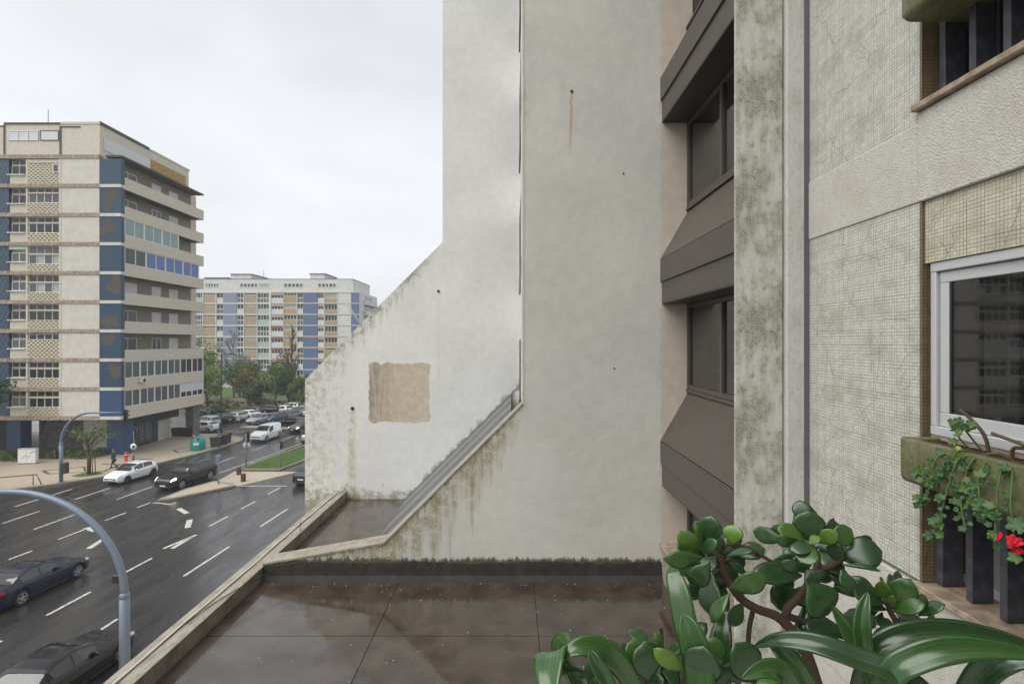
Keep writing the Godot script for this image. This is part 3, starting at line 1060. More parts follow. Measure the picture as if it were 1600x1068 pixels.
# concrete plant trough with a rounded lower edge
func trough(b, a: Vector3, c: Vector3):
	var o = part("plant_trough", b)
	var s = ns(true)
	var sec = []
	var r = 0.055
	sec.append(Vector2(c.x, a.y))
	for i in 7:
		var an = -PI * 0.5 - PI * 0.5 * i / 6.0
		sec.append(Vector2(a.x + r + cos(an) * r, a.y + r + sin(an) * r))
	for i in 4:
		var an = PI - PI * 0.5 * i / 3.0
		sec.append(Vector2(a.x + 0.012 + cos(an) * 0.012, c.y - 0.012 + sin(an) * 0.012))
	sec.append(Vector2(a.x + 0.05, c.y))
	sec.append(Vector2(a.x + 0.055, c.y - 0.05))
	sec.append(Vector2(c.x, c.y - 0.05))
	var steps = 24
	for i in steps:
		var za = lerpf(a.z, c.z, float(i) / steps)
		var zb = lerpf(a.z, c.z, float(i + 1) / steps)
		for k in sec.size() - 1:
			quad(s, Vector3(sec[k].x, sec[k].y, za), Vector3(sec[k].x, sec[k].y, zb), Vector3(sec[k + 1].x, sec[k + 1].y, zb), Vector3(sec[k + 1].x, sec[k + 1].y, za))
	s.set_smooth_group(-1)
	for q in [a.z, c.z]:
		for k in range(1, sec.size() - 1):
			var t0 = Vector3(sec[0].x, sec[0].y, q)
			tri(s, t0, Vector3(sec[k].x, sec[k].y, q), Vector3(sec[k + 1].x, sec[k + 1].y, q))
	obj("trough_wall", s, M.mossy, o)
	obj("end_cap", cb(Vector3(a.x + 0.015, a.y + 0.03, a.z - 0.03), Vector3(c.x, c.y - 0.002, a.z - 0.001), 0.012), M.mossy, o)
	obj("soil", bx(Vector3(a.x + 0.056, c.y - 0.06, a.z + 0.03), Vector3(c.x - 0.01, c.y - 0.030, c.z - 0.02)), M.soil, o)

# ---------- street surfaces ----------
func strip(pts, w, y0, y1) -> SurfaceTool:   # ribbon along (x, d) points
	var s = ns()
	var n = pts.size()
	var L = []
	var R = []
	for i in n:
		var a = Vector2(pts[maxi(i - 1, 0)][0], pts[maxi(i - 1, 0)][1])
		var b = Vector2(pts[mini(i + 1, n - 1)][0], pts[mini(i + 1, n - 1)][1])
		var t = (b - a).normalized()
		var q = Vector2(t.y, -t.x) * w * 0.5
		var c = Vector2(pts[i][0], pts[i][1])
		L.append(c - q)
		R.append(c + q)
	for i in n - 1:
		var f = func(v, y): return Vector3(v.x, y, -v.y)
		quad(s, f.call(L[i], y1), f.call(R[i], y1), f.call(R[i + 1], y1), f.call(L[i + 1], y1))
		if y1 - y0 > 0.02:
			quad(s, f.call(R[i], y0), f.call(R[i + 1], y0), f.call(R[i + 1], y1), f.call(R[i], y1))
			quad(s, f.call(L[i + 1], y0), f.call(L[i], y0), f.call(L[i], y1), f.call(L[i + 1], y1))
	return s

func street():
	setting("ground", slab([[-900, -300], [900, -300], [900, 1500], [-900, 1500]], -0.3, -0.06), M.earth)
	setting("road", slab([[-110, -60], [-4.4, -60], [-4.4, 89], [-52, 89], [-110, 75]], -0.05, 0.0), M.asphalt)
	setting("near_pavement", slab([[-13.9, -60], [-4.45, -60], [-4.45, 60], [-9.0, 60], [-13.9, 20]], 0.004, 0.13), M.cobble)
	var kl = [[-75, 18], [-55, 31], [-45, 37.6], [-40.7, 40.7], [-37.9, 42.7], [-35.9, 44.9], [-35.1, 47.2], [-34.6, 50], [-33.4, 53.9], [-32.6, 58.5], [-32.4, 61.0], [-33.1, 63.0], [-35.0, 64.2], [-38, 65.6], [-46, 66.5], [-75, 67]]
	setting("pavement", slab(kl + [[-110, 67], [-110, 18]], 0.004, 0.13), M.cobble)
	var k = []
	for q in kl:
		k.append([q[0] + 0.08, q[1] - 0.03])
	setting("kerb", strip(k, 0.22, 0.004, 0.137), M.kerb)
	# dark stone figures set in the pavement
	var fig = func(pts):
		var s = strip(pts, 0.28, 0, 0.136)
		setting("pavement_inlay", s, M.cobble_dark)
	fig.call([[-42.9, 46.8], [-41.4, 45.7], [-38.6, 46.3], [-40.4, 48.3], [-42.9, 46.8]])
	fig.call([[-38.4, 46.4], [-37.2, 46.6], [-37.6, 49.0], [-39.6, 49.4]])
	fig.call([[-38.1, 49.2], [-36.4, 49.6], [-36.2, 51.4], [-38.4, 51.6]])
	fig.call([[-36.9, 55.8], [-35.4, 54.3], [-34.6, 56.4], [-35.8, 58.0], [-36.9, 55.8]])
	fig.call([[-47.0, 43.5], [-44.5, 43.0], [-43.0, 41.2]])
	# splitter island, refuge and lawn strip
	var isl = [[-26.5, 38.2], [-25.6, 38.4], [-22.7, 42.0], [-23.2, 42.6], [-25.2, 43.4], [-26.2, 41.2]]
	setting("traffic_island", slab(isl, 0.004, 0.15), M.kerb)
	setting("island_paving", slab([[-26.2, 38.6], [-25.6, 38.8], [-23.0, 42.0], [-25.1, 43.0], [-25.9, 41.0]], 0.151, 0.158), M.cobble)
	setting("refuge_paving", slab([[-25.2, 43.6], [-22.6, 42.2], [-19.6, 46.9], [-25.5, 47.0]], 0.003, 0.02), M.cobble)
	var lawn = [[-25.5, 47.3], [-21.5, 47.3], [-19.2, 58.0], [-17.5, 70.0], [-22.0, 70.0], [-23.9, 58.6]]
	setting("median_kerb", slab(lawn, 0.004, 0.14), M.kerb)
	var inner = [[-25.25, 47.55], [-21.65, 47.55], [-19.45, 58.0], [-17.8, 69.7], [-21.8, 69.7], [-23.65, 58.5]]
	var lw = setting("median_lawn", slab(inner, 0.141, 0.16), M.lawn)
	# painted lines
	var mark = func(pts, w = 0.14):
		setting("road_marking", strip(pts, w, 0.0, 0.006), M.paint)
	for q in [[26.0, 29.8], [33.0, 36.5], [18.5, 22.0], [39.8, 43.4], [46.6, 50.2]]:
		mark.call([[-18.42 + 0.066 * q[0], q[0]], [-18.42 + 0.066 * q[1], q[1]]])
	for q in [[22.3, 24.4], [25.9, 28.2], [33.05, 34.9], [36.5, 38.2], [40.0, 41.8], [18.0, 20.4]]:
		mark.call([[-21.75 + 0.066 * q[0] - 0.0, q[0]], [-21.7 + 0.066 * q[1], q[1]]])
	for q in [[28.0, 29.2], [30.85, 32.6], [34.1, 35.7], [36.8, 37.9], [24.0, 26.2]]:
		mark.call([[-29.4 + 0.066 * q[0], q[0]], [-29.3 + 0.066 * q[1], q[1]]])
	for q in [[32.5, 35.9], [38.7, 42.1], [45.5, 48.5], [26.0, 29.4]]:
		mark.call([[-32.6 + 0.078 * (q[0] - 4.0), q[0]], [-32.6 + 0.078 * (q[1] - 4.0), q[1]]])
	for q in [[33.6, 36.0], [38.7, 41.75], [27.6, 30.6]]:
		mark.call([[-35.9 + 0.08 * (q[0] - 3.0), q[0]], [-35.9 + 0.08 * (q[1] - 3.0), q[1]]])
	for q in [[37.0, 38.7], [39.8, 41.4], [34.0, 35.6]]:
		mark.call([[-38.6 + 0.08 * (q[0] - 4.0), q[0]], [-38.6 + 0.08 * (q[1] - 4.0), q[1]]])
	# guide dashes of the turning lanes
	mark.call([[-26.6, 37.9], [-26.2, 37.85], [-25.0, 37.5]], 0.16)
	mark.call([[-23.85, 36.6], [-22.6, 35.55]], 0.34)
	mark.call([[-21.6, 34.3], [-20.8, 32.8]], 0.34)
	mark.call([[-19.6, 29.5], [-19.6, 31.3]], 0.26)
	mark.call([[-20.1, 29.5], [-19.5, 31.6]], 0.2)
	mark.call([[-27.3, 32.8], [-26.2, 32.2]], 0.34)
	mark.call([[-24.4, 29.5], [-24.7, 30.9]], 0.3)
	# far lanes beside the median
	mark.call([[-27.0, 44.0], [-25.6, 53.0], [-24.9, 58.5], [-24.0, 66.0]], 0.13)
	for q in [[50, 53], [56, 59], [62, 65], [68, 72]]:
		mark.call([[-29.0 + 0.09 * (q[0] - 50), q[0]], [-29.0 + 0.09 * (q[1] - 50), q[1]]], 0.13)
	mark.call([[-24.9, 50.8], [-26.2, 50.4]], 0.16)
	mark.call([[-22.4, 42.3], [-18.6, 42.3]], 0.16)
	mark.call([[-22.2, 43.2], [-20.6, 45.6], [-19.9, 46.9]], 0.13)
	mark.call([[-20.9, 46.6], [-18.4, 46.6]], 0.16)
	mark.call([[-38.4, 68.5], [-33.5, 67.0]], 0.16)
	mark.call([[-41.0, 73.0], [-38.0, 76.0]], 0.12)

# ---------- the tall block across the street ----------
const BD := 51.1           # its front
const SX := -39.06         # its balcony side

func lvl(k) -> float:      # height of the top of panel k, counted from the top floor
	return 30.19 - 2.898 * k

func screen_mesh(w, h) -> ArrayMesh:
	# pierced brick screen: courses with staggered openings
	var s = ns()
	var rows = int(round(h / 0.19))
	var ph = h / rows
	for j in rows:
		var y = j * ph
		box(s, Vector3(0, y, 0), Vector3(w, y + ph * 0.52, 0.12))
		var x = 0.0 if j % 2 == 0 else -0.225
		while x < w:
			var a = maxf(x, 0.0)
			var e = minf(x + 0.20, w)
			if e > a:
				box(s, Vector3(a, y + ph * 0.52, 0.005), Vector3(e, y + ph, 0.115))
			x += 0.45
	box(s, Vector3(0, h, 0), Vector3(w, h + 0.03, 0.12))
	return mesh_of(s)

# window in the x,y plane facing +z: frame with uprights, panes behind it
func window_unit(parent, at: Vector3, w, h, cols, frame, glass, rail = 0.0, fw = 0.06) -> Node3D:
	var key = "wf %.2f %.2f %d %.2f %.2f" % [w, h, cols, rail, fw]
	if not T.has(key):
		var s = ns()
		box(s, Vector3(0, 0, 0), Vector3(w, fw, 0.06))
		box(s, Vector3(0, h - fw, 0), Vector3(w, h, 0.06))
		for i in cols + 1:
			var x = clampf(w * i / cols - fw * 0.5, 0.0, w - fw)
			box(s, Vector3(x, fw, 0.002), Vector3(x + fw, h - fw, 0.058))
		if rail > 0:
			box(s, Vector3(fw, rail, 0.004), Vector3(w - fw, rail + fw, 0.056))
		T[key] = mesh_of(s)
		T[key + " p"] = mesh_of(bx(Vector3(fw, fw, 0.012), Vector3(w / cols - fw, h - fw, 0.02)))
	var o = obj("window", T[key], frame, parent, at)
	for i in cols:
		var g = glass[i % glass.size()] if glass is Array else glass
		obj("pane", T[key + " p"], g, o, Vector3(w * i / cols + (0.0 if i == 0 else fw * 0.2), 0, 0))
	return o

func left_block():
	var b = thing("apartment_block", "tall cream apartment block with blue tile panels and long balconies on the street corner", "building")
	var r := RandomNumberGenerator.new()
	r.seed = 12
	# core masses
	obj("wall", bx(Vector3(-72, 4.25, -66.0), Vector3(-40.75, 30.6, -BD - 0.45)), M.cream, b)
	# side wall behind the balconies
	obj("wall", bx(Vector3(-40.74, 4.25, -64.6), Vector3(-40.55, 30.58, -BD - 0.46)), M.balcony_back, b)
	# panels and stone courses
	for k in 9:
		var t = lvl(k)
		var lo = t - 2.51
		var fr = -BD
		obj("cream_panel", bx(Vector3(-45.02, lo, fr - 0.5), Vector3(-41.22, t, fr)), M.cream_panel, b)
		var bl = obj("blue_panel", bx(Vector3(-41.17, lo, fr - 0.5), Vector3(-39.07, t, fr - 0.02)), M.blue_bright if k == 8 else M.blue_tile, b)
		# where the tiles have come off
		if k in [1, 2, 4, 5, 6, 7]:
			var nb = [0, 2, 2, 0, 2, 2, 1, 1][k]
			for q in nb:
				var c = Vector2(r.randf_range(-40.7, -39.6), lo + r.randf_range(0.6, 1.9))
				var blob = PackedVector2Array()
				var rx = r.randf_range(0.45, 0.95)
				var ry = r.randf_range(0.45, 1.05)
				for i in 22:
					var an = TAU * i / 22
					var rr = 1.0 + 0.28 * sin(an * 3 + k) + r.randf_range(-0.16, 0.16)
					blob.append(Vector2(clampf(c.x + cos(an) * rx * rr, -41.12, -39.1), clampf(c.y + sin(an) * ry * rr, lo + 0.05, t - 0.05)))
				var s = ns()
				prism(s, blob, fr - 0.03, fr - 0.014 + 0.001 * q)
				obj("bare_patch", s, M.bare_render, bl)
		# courses
		var yc = lo - 0.39
		for q in [[-72, -50.3], [-50.28, -48.0], [-47.98, -45.06], [-45.04, -43.0], [-42.98, -41.2]]:
			obj("stone_course", bx(Vector3(q[0], yc, fr - 0.5), Vector3(q[1], lo - 0.002, fr + 0.06)), M.stone_course, b)
		obj("course_end", bx(Vector3(-41.18, yc + 0.04, fr - 0.5), Vector3(-39.05, lo - 0.03, fr + 0.03)), M.cream_panel, b)
		# patterned blue panel at the left
		obj("blue_panel", bx(Vector3(-53.2, lo, fr - 0.45), Vector3(-50.32, t, fr - 0.06)), M.blue_lattice, b)
		# small window with its ledge, and the wall under it
		var wy = lo + 0.92 + r.randf_range(-0.03, 0.03)
		obj("window_wall", bx(Vector3(-50.28, lo, fr - 0.44), Vector3(-48.62, wy - 0.06, fr - 0.12)), M.cream, b)
		obj("ledge", bx(Vector3(-50.45, wy - 0.055, fr - 0.4), Vector3(-48.66, wy + 0.02, fr + 0.05)), M.white_frame, b)
		var gl = [M.window_grey, M.window_dark, M.curtain]
		window_unit(b, Vector3(-50.2, wy + 0.03, fr - 0.30), 1.5, 0.92, 2, M.white_frame if k in [3, 4, 6] else M.cream, gl[r.randi() % 2])
		if k == 3:
			obj("awning_box", bx(Vector3(-50.28, t - 0.36, fr - 0.35), Vector3(-48.62, t - 0.02, fr - 0.05)), M.far_green, b)
		else:
			window_unit(b, Vector3(-50.2, wy + 1.02, fr - 0.34), 1.5, maxf(t - wy - 1.05, 0.3), 2, M.cream, M.window_dark, 0.0, 0.05)
		obj("mullion_wall", bx(Vector3(-48.6, lo, fr - 0.44), Vector3(-48.42, t, fr - 0.04)), M.cream, b)
		obj("edge_pier", bx(Vector3(-45.24, lo, fr - 0.44), Vector3(-45.04, t, fr + 0.02)), M.balcony, b)
		# loggia: pierced screen below, glazing or more screen above
		var hs = [2.0, 0.95, 0.85, 0.62, 0.70, 0.80, 1.75, 0.80, 0.80][k]
		var sk = "screen %.2f" % hs
		if not T.has(sk):
			T[sk] = screen_mesh(3.15, hs)
		var sc = obj("brick_screen", T[sk], M.screen, b, Vector3(-48.4, lo + 0.01, fr - 0.16))
		sc.set_meta("kind", "stuff")
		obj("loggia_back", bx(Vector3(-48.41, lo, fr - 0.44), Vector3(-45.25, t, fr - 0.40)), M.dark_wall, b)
		var rest = 2.5 - hs - 0.06
		if k == 0:
			obj("loggia_lintel", bx(Vector3(-48.4, t - 0.40, fr - 0.2), Vector3(-45.25, t - 0.05, fr - 0.05)), M.cream, b)
			window_unit(b, Vector3(-45.85, lo + 1.15, fr - 0.03), 0.6, 0.8, 1, M.white_frame, M.window_grey)
		elif k == 6:
			window_unit(b, Vector3(-48.38, lo + hs + 0.06, fr - 0.2), 3.12, rest - 0.08, 4, M.white_frame, M.window_dark)
		else:
			var low = minf(rest - 0.42, 0.95)
			var fm = M.cream if k in [5] else M.white_frame
			window_unit(b, Vector3(-48.38, lo + hs + 0.06, fr - 0.2), 3.12, low, 4, fm, [M.window_grey, M.curtain] if k in [3, 4] else M.window_grey if k in [1] else M.window_dark)
			obj("transom", bx(Vector3(-48.39, lo + hs + 0.07 + low, fr - 0.22), Vector3(-45.26, lo + hs + 0.15 + low, fr - 0.03)), M.cream, b)
			window_unit(b, Vector3(-48.38, lo + hs + 0.16 + low, fr - 0.24), 3.12, maxf(rest - low - 0.12, 0.25), 4, M.cream, M.window_grey if k == 3 else M.window_dark, 0.0, 0.05)
	# topmost course and soffit line
	obj("stone_course", bx(Vector3(-72, 30.2, -BD - 0.5), Vector3(-41.2, 30.58, -BD + 0.06)), M.stone_course, b)
	# penthouse
	var ph = obj("penthouse", bx(Vector3(-50.6, 30.6, -65.2), Vector3(-41.2, 33.62, -BD - 0.02)), M.balcony, b)
	obj("roof_coping", bx(Vector3(-50.7, 33.63, -65.3), Vector3(-45.1, 33.78, -BD + 0.08)), M.roof_edge, ph)
	obj("roof_coping", bx(Vector3(-45.0, 33.32, -54.0), Vector3(-43.1, 33.42, -BD + 0.06)), M.roof_edge, ph)
	obj("roof_cornice", bx(Vector3(-45.08, 33.63, -65.3), Vector3(-41.14, 33.86, -BD + 0.03)), M.balcony, ph)
	obj("downpipe", bx(Vector3(-45.16, 30.6, -BD - 0.01), Vector3(-45.02, 33.4, -BD + 0.07)), M.roof_edge, ph)
	obj("downpipe", bx(Vector3(-50.75, 30.6, -BD - 0.01), Vector3(-50.61, 33.6, -BD + 0.07)), M.roof_edge, ph)
	window_unit(ph, Vector3(-50.3, 32.0, -BD + 0.0), 3.0, 0.95, 3, M.white_frame, M.shutter)
	window_unit(ph, Vector3(-47.1, 32.0, -BD + 0.0), 1.85, 1.0, 1, M.roof_edge, M.shutter, 0.0, 0.05)
	obj("roof_wall", bx(Vector3(-72, 30.6, -65.0), Vector3(-50.8, 33.4, -BD - 0.3)), M.cream, b)
	obj("roof_hut", bx(Vector3(-60, 33.4, -64.0), Vector3(-47.6, 34.15, -53.0)), M.balcony, b)
	obj("roof_coping", bx(Vector3(-60.1, 34.15, -64.1), Vector3(-47.5, 34.28, -52.9)), M.roof_edge, b)
	obj("roof_aerial", tb([Vector3(-48.5, 34.2, -53.5), Vector3(-48.5, 36.2, -53.5)], 0.03, 5), M.post_dark, b)
	# glazed strip along the side of the penthouse
	var sw = obj("side_window", bx(Vector3(-41.19, 31.25, -57.8), Vector3(-41.12, 32.5, -BD - 0.5)), M.shutter, ph)
	for d in [53.8, 57.8]:
		obj("window_bar", bx(Vector3(-41.13, 31.22, -d - 0.05), Vector3(-41.08, 32.53, -d + 0.05)), M.white_frame, sw)
	obj("terrace_recess", bx(Vector3(-41.19, 31.2, -64.5), Vector3(-41.1, 32.7, -58.4)), M.wood_ochre, ph)
	obj("roof_coping", bx(Vector3(-41.26, 33.63, -58.0), Vector3(-41.1, 33.92, -BD + 0.02)), M.roof_edge, ph)
	# canopy over the top balcony
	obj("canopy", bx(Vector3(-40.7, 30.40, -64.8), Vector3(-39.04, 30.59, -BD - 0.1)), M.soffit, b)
	# balconies of the street side
	for k in 9:
		var t = lvl(k)
		var lo = t - 2.51
		var far = -64.8
		var bal = part("balcony", b)
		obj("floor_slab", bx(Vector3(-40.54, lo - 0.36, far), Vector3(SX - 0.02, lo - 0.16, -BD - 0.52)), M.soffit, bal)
		obj("parapet", bx(Vector3(SX - 0.16, lo - 0.40, far - 0.02), Vector3(SX, lo + 0.82, -BD - 0.51)), M.balcony, bal)
		obj("parapet", bx(Vector3(-40.54, lo - 0.38, far - 0.02), Vector3(SX - 0.17, lo + 0.82, far + 0.14)), M.balcony, bal)
		obj("end_wall", bx(Vector3(-40.54, lo - 0.15, -BD - 0.62), Vector3(SX - 0.18, t + 0.1, -BD - 0.52)), M.cream, bal)
		var closed = k in [2, 3, 7, 8]
		if closed:
			# glazed-in balcony: posts and panes along the parapet
			var y0 = lo + 0.83
			var y1 = t + 0.02
			var d0 = BD + 0.55
			var d1 = {2: 60.0, 3: 63.9, 7: 64.75, 8: 64.75}[k]
			var n = {2: 6, 3: 8, 7: 12, 8: 12}[k]
			var gw = part("window", bal)
			var s = ns()
			box(s, Vector3(SX - 0.14, y0, -d1), Vector3(SX - 0.07, y0 + 0.06, -d0))
			box(s, Vector3(SX - 0.14, y1 - 0.09, -d1), Vector3(SX - 0.07, y1, -d0))
			for i in n + 1:
				var d = lerpf(d0, d1, float(i) / n)
				var hw = 0.10 if i % 2 == 0 else 0.05
				box(s, Vector3(SX - 0.145, y0, -d - hw), Vector3(SX - 0.065, y1 - 0.001, -d + hw))
			obj("frame", s, M.white_frame, gw)
			for i in n:
				var a = lerpf(d0, d1, float(i) / n) + 0.08
				var e = lerpf(d0, d1, float(i + 1) / n) - 0.08
				var g = {2: M.window_teal, 3: M.window_blue, 7: M.window_grey, 8: M.window_grey}[k]
				if k == 3 and i < 4:
					g = M.window_dark if i < 2 else M.window_blue
				if k == 7 and i > 7:
					g = M.window_dark
				if k == 8 and i > 7:
					obj("shutter", bx(Vector3(SX - 0.12, y0 + 0.62, -e), Vector3(SX - 0.075, y1 - 0.1, -a)), M.shutter, gw)
					g = M.window_dark
				obj("pane", bx(Vector3(SX - 0.11, y0 + 0.06, -e), Vector3(SX - 0.10, y1 - 0.09, -a)), g, gw)
		# doors and windows on the wall behind
		for q in [[52.6, 55.2], [57.5, 59.0], [60.4, 62.0]]:
			var s = ns()
			box(s, Vector3(-40.53, lo - 0.1, -q[1]), Vector3(-40.47, lo + 2.05, -q[1] + 0.08))
			box(s, Vector3(-40.53, lo - 0.1, -q[0] - 0.08), Vector3(-40.47, lo + 2.05, -q[0]))
			box(s, Vector3(-40.53, lo + 1.97, -q[1]), Vector3(-40.475, lo + 2.05, -q[0]))
			box(s, Vector3(-40.53, lo - 0.1, -(q[0] + q[1]) * 0.5 - 0.04), Vector3(-40.47, lo + 2.0, -(q[0] + q[1]) * 0.5 + 0.04))
			var dw = obj("balcony_door", s, M.white_frame, bal)
			obj("pane", bx(Vector3(-40.53, lo - 0.08, -q[1] + 0.08), Vector3(-40.50, lo + 1.96, -q[0] - 0.08)), M.shutter if r.randf() < 0.6 else M.window_dark, dw)
	# air conditioner hung on the lower parapet
	var ac = obj("air_conditioner", cb(Vector3(-39.05, 7.62, -54.4), Vector3(-38.75, 8.15, -53.5), 0.03), M.shutter, b)
	obj("fan_grille", tb([Vector3(-38.749, 7.88, -53.95), Vector3(-38.735, 7.88, -53.95)], 0.2, 14), M.trim_black, ac)
	# open ground floor: soffit, blue columns, recessed walls and shop windows
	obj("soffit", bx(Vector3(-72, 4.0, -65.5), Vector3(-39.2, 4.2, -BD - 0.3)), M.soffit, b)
	obj("corner_column", cb(Vector3(-42.4, 0.13, -54.9), Vector3(-40.6, 4.0, -53.5), 0.03), M.blue_bright, b)
	obj("side_column", cb(Vector3(-53.0, 0.13, -54.9), Vector3(-51.5, 4.0, -53.6), 0.03), M.blue_bright, b)
	obj("end_column", cb(Vector3(-40.6, 0.13, -64.9), Vector3(-39.6, 4.0, -63.6), 0.03), M.grey_wall, b)
	obj("ground_wall", bx(Vector3(-51.4, 0.13, -56.0), Vector3(-42.5, 3.99, -55.6)), M.grey_wall, b)
	obj("ground_wall", bx(Vector3(-72, 0.13, -55.9), Vector3(-53.1, 3.99, -55.5)), M.dark_wall, b)
	for q in [[-51.0, -49.6], [-49.3, -47.9]]:
		var u = obj("air_conditioner", cb(Vector3(q[0], 3.1, -55.6), Vector3(q[1], 3.8, -55.2), 0.04), M.grey_wall, b)
		obj("fan_grille", tb([Vector3((q[0] + q[1]) * 0.5 - 0.2, 3.45, -55.2), Vector3((q[0] + q[1]) * 0.5 - 0.2, 3.45, -55.18)], 0.28, 14), M.trim_black, u)
	var shop = obj("ground_wall", bx(Vector3(-46, 0.13, -63.4), Vector3(-42.3, 3.99, -54.92)), M.cream, b)
	obj("fascia", bx(Vector3(-42.29, 2.75, -63.3), Vector3(-41.2, 3.98, -55.0)), M.dark_wall, shop)
	for q in [[55.1, 57.6], [57.8, 59.9]]:
		var s = ns()
		box(s, Vector3(-42.28, 0.14, -q[1]), Vector3(-42.18, 0.55, -q[0]))
		box(s, Vector3(-42.28, 2.62, -q[1]), Vector3(-42.18, 2.74, -q[0]))
		for d in [q[0] + 0.05, (q[0] + q[1]) * 0.5, q[1] - 0.05]:
			box(s, Vector3(-42.27, 0.56, -d - 0.05), Vector3(-42.19, 2.61, -d + 0.05))
		var sh = obj("shop_window", s, M.trim_black, b)
		obj("pane", bx(Vector3(-42.25, 0.5, -q[1]), Vector3(-42.22, 2.65, -q[0])), M.window_grey, sh)
	obj("shop_door", bx(Vector3(-42.27, 0.14, -61.0), Vector3(-42.2, 2.6, -60.1)), M.blue_tile, b)
	obj("gate_panel", bx(Vector3(-42.2, 0.2, -63.45), Vector3(-39.7, 1.3, -63.4)), M.signal_black, b)

# ---------- the long block far behind ----------
func far_block():
	const D := 134.0
	const K := 5.97
	var b = thing("distant_apartment_block", "long white apartment block with tan and blue panel columns beyond the trees", "building")
	var X = func(u): return (u - 800.0) / K
	var fl = func(k): return EYE + (534.0 - (455.4 + 17.3 * k)) / K
	obj("wall", bx(Vector3(-108, 0, -152.0), Vector3(X.call(560.5), fl.call(0), -D - 0.5)), M.far_white, b)
	var r := RandomNumberGenerator.new()
	r.seed = 31
	var cols = [[286, 299, "white"], [300, 316, "glazed"], [317.5, 336.5, "tan"], [338, 348.3, "narrow"], [349, 369.3, "pale"], [370, 380, "narrow"], [381.5, 401, "tan"], [402, 420, "glazed"],
		[423.5, 442, "awning"], [443, 463, "ochre"], [464, 473, "narrow"], [474, 495.5, "blue"], [496.5, 505.5, "awning"], [507, 526.5, "ochre"], [527.5, 548.5, "white"], [549.2, 560.2, "blue"]]
	# white fins between the columns
	for q in [[316, 317.4], [336.6, 337.9], [380.2, 381.4], [401.1, 401.9], [420.2, 423.3], [442.2, 442.9], [463.2, 463.9], [505.7, 506.9], [526.7, 527.4]]:
		obj("fin", bx(Vector3(X.call(q[0]), 2.6, -D - 0.45), Vector3(X.call(q[1]), fl.call(0) - 0.35, -D + 0.12)), M.far_white, b)
	for k in 8:
		var t = fl.call(k) - 0.34
		var lo = fl.call(k + 1)
		obj("floor_band", bx(Vector3(-108, t, -D - 0.48), Vector3(X.call(560.6), t + 0.33, -D + 0.05)), M.far_pink if k % 1 == 0 and k < 8 and k > 0 and false else M.far_white, b)
		obj("floor_line", bx(Vector3(X.call(423), t + 0.05, -D + 0.04), Vector3(X.call(560.7), t + 0.22, -D + 0.08)), M.far_pink, b)
		for c in cols:
			var x0 = X.call(c[0])
			var x1 = X.call(c[1])
			var h = t - lo
			var w = x1 - x0
			match c[2]:
				"white":
					obj("panel", bx(Vector3(x0, lo, -D - 0.4), Vector3(x1, t, -D)), M.far_white, b)
				"pale":
					obj("panel", bx(Vector3(x0, lo, -D - 0.4), Vector3(x1, t, -D)), M.far_blue_pale, b)
				"blue":
					obj("panel", bx(Vector3(x0, lo, -D - 0.4), Vector3(x1, t, -D)), M.far_blue, b)
				"tan", "ochre":
					var m = M.far_tan if c[2] == "tan" else M.far_ochre
					var hh = h * (0.80 if c[2] == "tan" else r.randf_range(0.42, 0.80))
					if c[0] > 500:
						hh = h * (0.42 if k < 5 else 0.8)
					obj("panel", bx(Vector3(x0, lo, -D - 0.4), Vector3(x1, lo + hh, -D - 0.02)), m, b)
					window_unit(b, Vector3(x0, lo + hh, -D - 0.2), w, h - hh, 4, M.far_white, M.window_dark if r.randf() < 0.7 else M.curtain, 0.0, 0.11)
				"glazed":
					window_unit(b, Vector3(x0, lo + h * 0.48, -D - 0.2), w, h * 0.52, 4, M.far_white, [M.window_dark, M.window_grey] if r.randf() < 0.5 else M.window_dark, 0.0, 0.12)
					if r.randf() < 0.5:
						window_unit(b, Vector3(x0, lo, -D - 0.12), w, h * 0.46, 4, M.far_white, M.window_grey, 0.0, 0.12)
					else:
						obj("panel", bx(Vector3(x0, lo, -D - 0.4), Vector3(x1, lo + h * 0.46, -D - 0.05)), M.far_green, b)
				"narrow":
					window_unit(b, Vector3(x0, lo + h * 0.5, -D - 0.2), w, h * 0.5, 2, M.far_white, M.window_dark, 0.0, 0.11)
					if r.randf() < 0.55:
						obj("panel", bx(Vector3(x0, lo, -D - 0.4), Vector3(x1, lo + h * 0.48, -D - 0.05)), M.far_white, b)
					else:
						window_unit(b, Vector3(x0, lo, -D - 0.15), w, h * 0.48, 2, M.far_white, M.window_grey, 0.0, 0.11)
				"awning":
					obj("panel", bx(Vector3(x0, lo, -D - 0.4), Vector3(x1, lo + h * 0.45, -D)), M.far_white, b)
					window_unit(b, Vector3(x0, lo + h * 0.45, -D - 0.25), w, h * 0.35, 4 if w > 2 else 2, M.far_white, M.window_dark, 0.0, 0.11)
					obj("awning", bx(Vector3(x0, lo + h * 0.80, -D - 0.3), Vector3(x1, t - 0.05, -D + 0.02)), M.far_red if r.randf() < 0.45 else M.far_pink, b)
	# attic storey with its window strips and roof huts
	var top = fl.call(0)
	var at = obj("attic_storey", bx(Vector3(-100, top, -150.0), Vector3(X.call(551), top + 3.25, -D - 0.1)), M.far_white, b)
	for q in [[320, 341, 0], [374, 402, 1], [404, 420, 1], [443, 473, 1], [496, 525, 1]]:
		window_unit(at, Vector3(X.call(q[0]), top + 1.1, -D - 0.10), X.call(q[1]) - X.call(q[0]), 1.15, 5, M.far_white, [M.window_grey, M.window_dark], 0.0, 0.18)
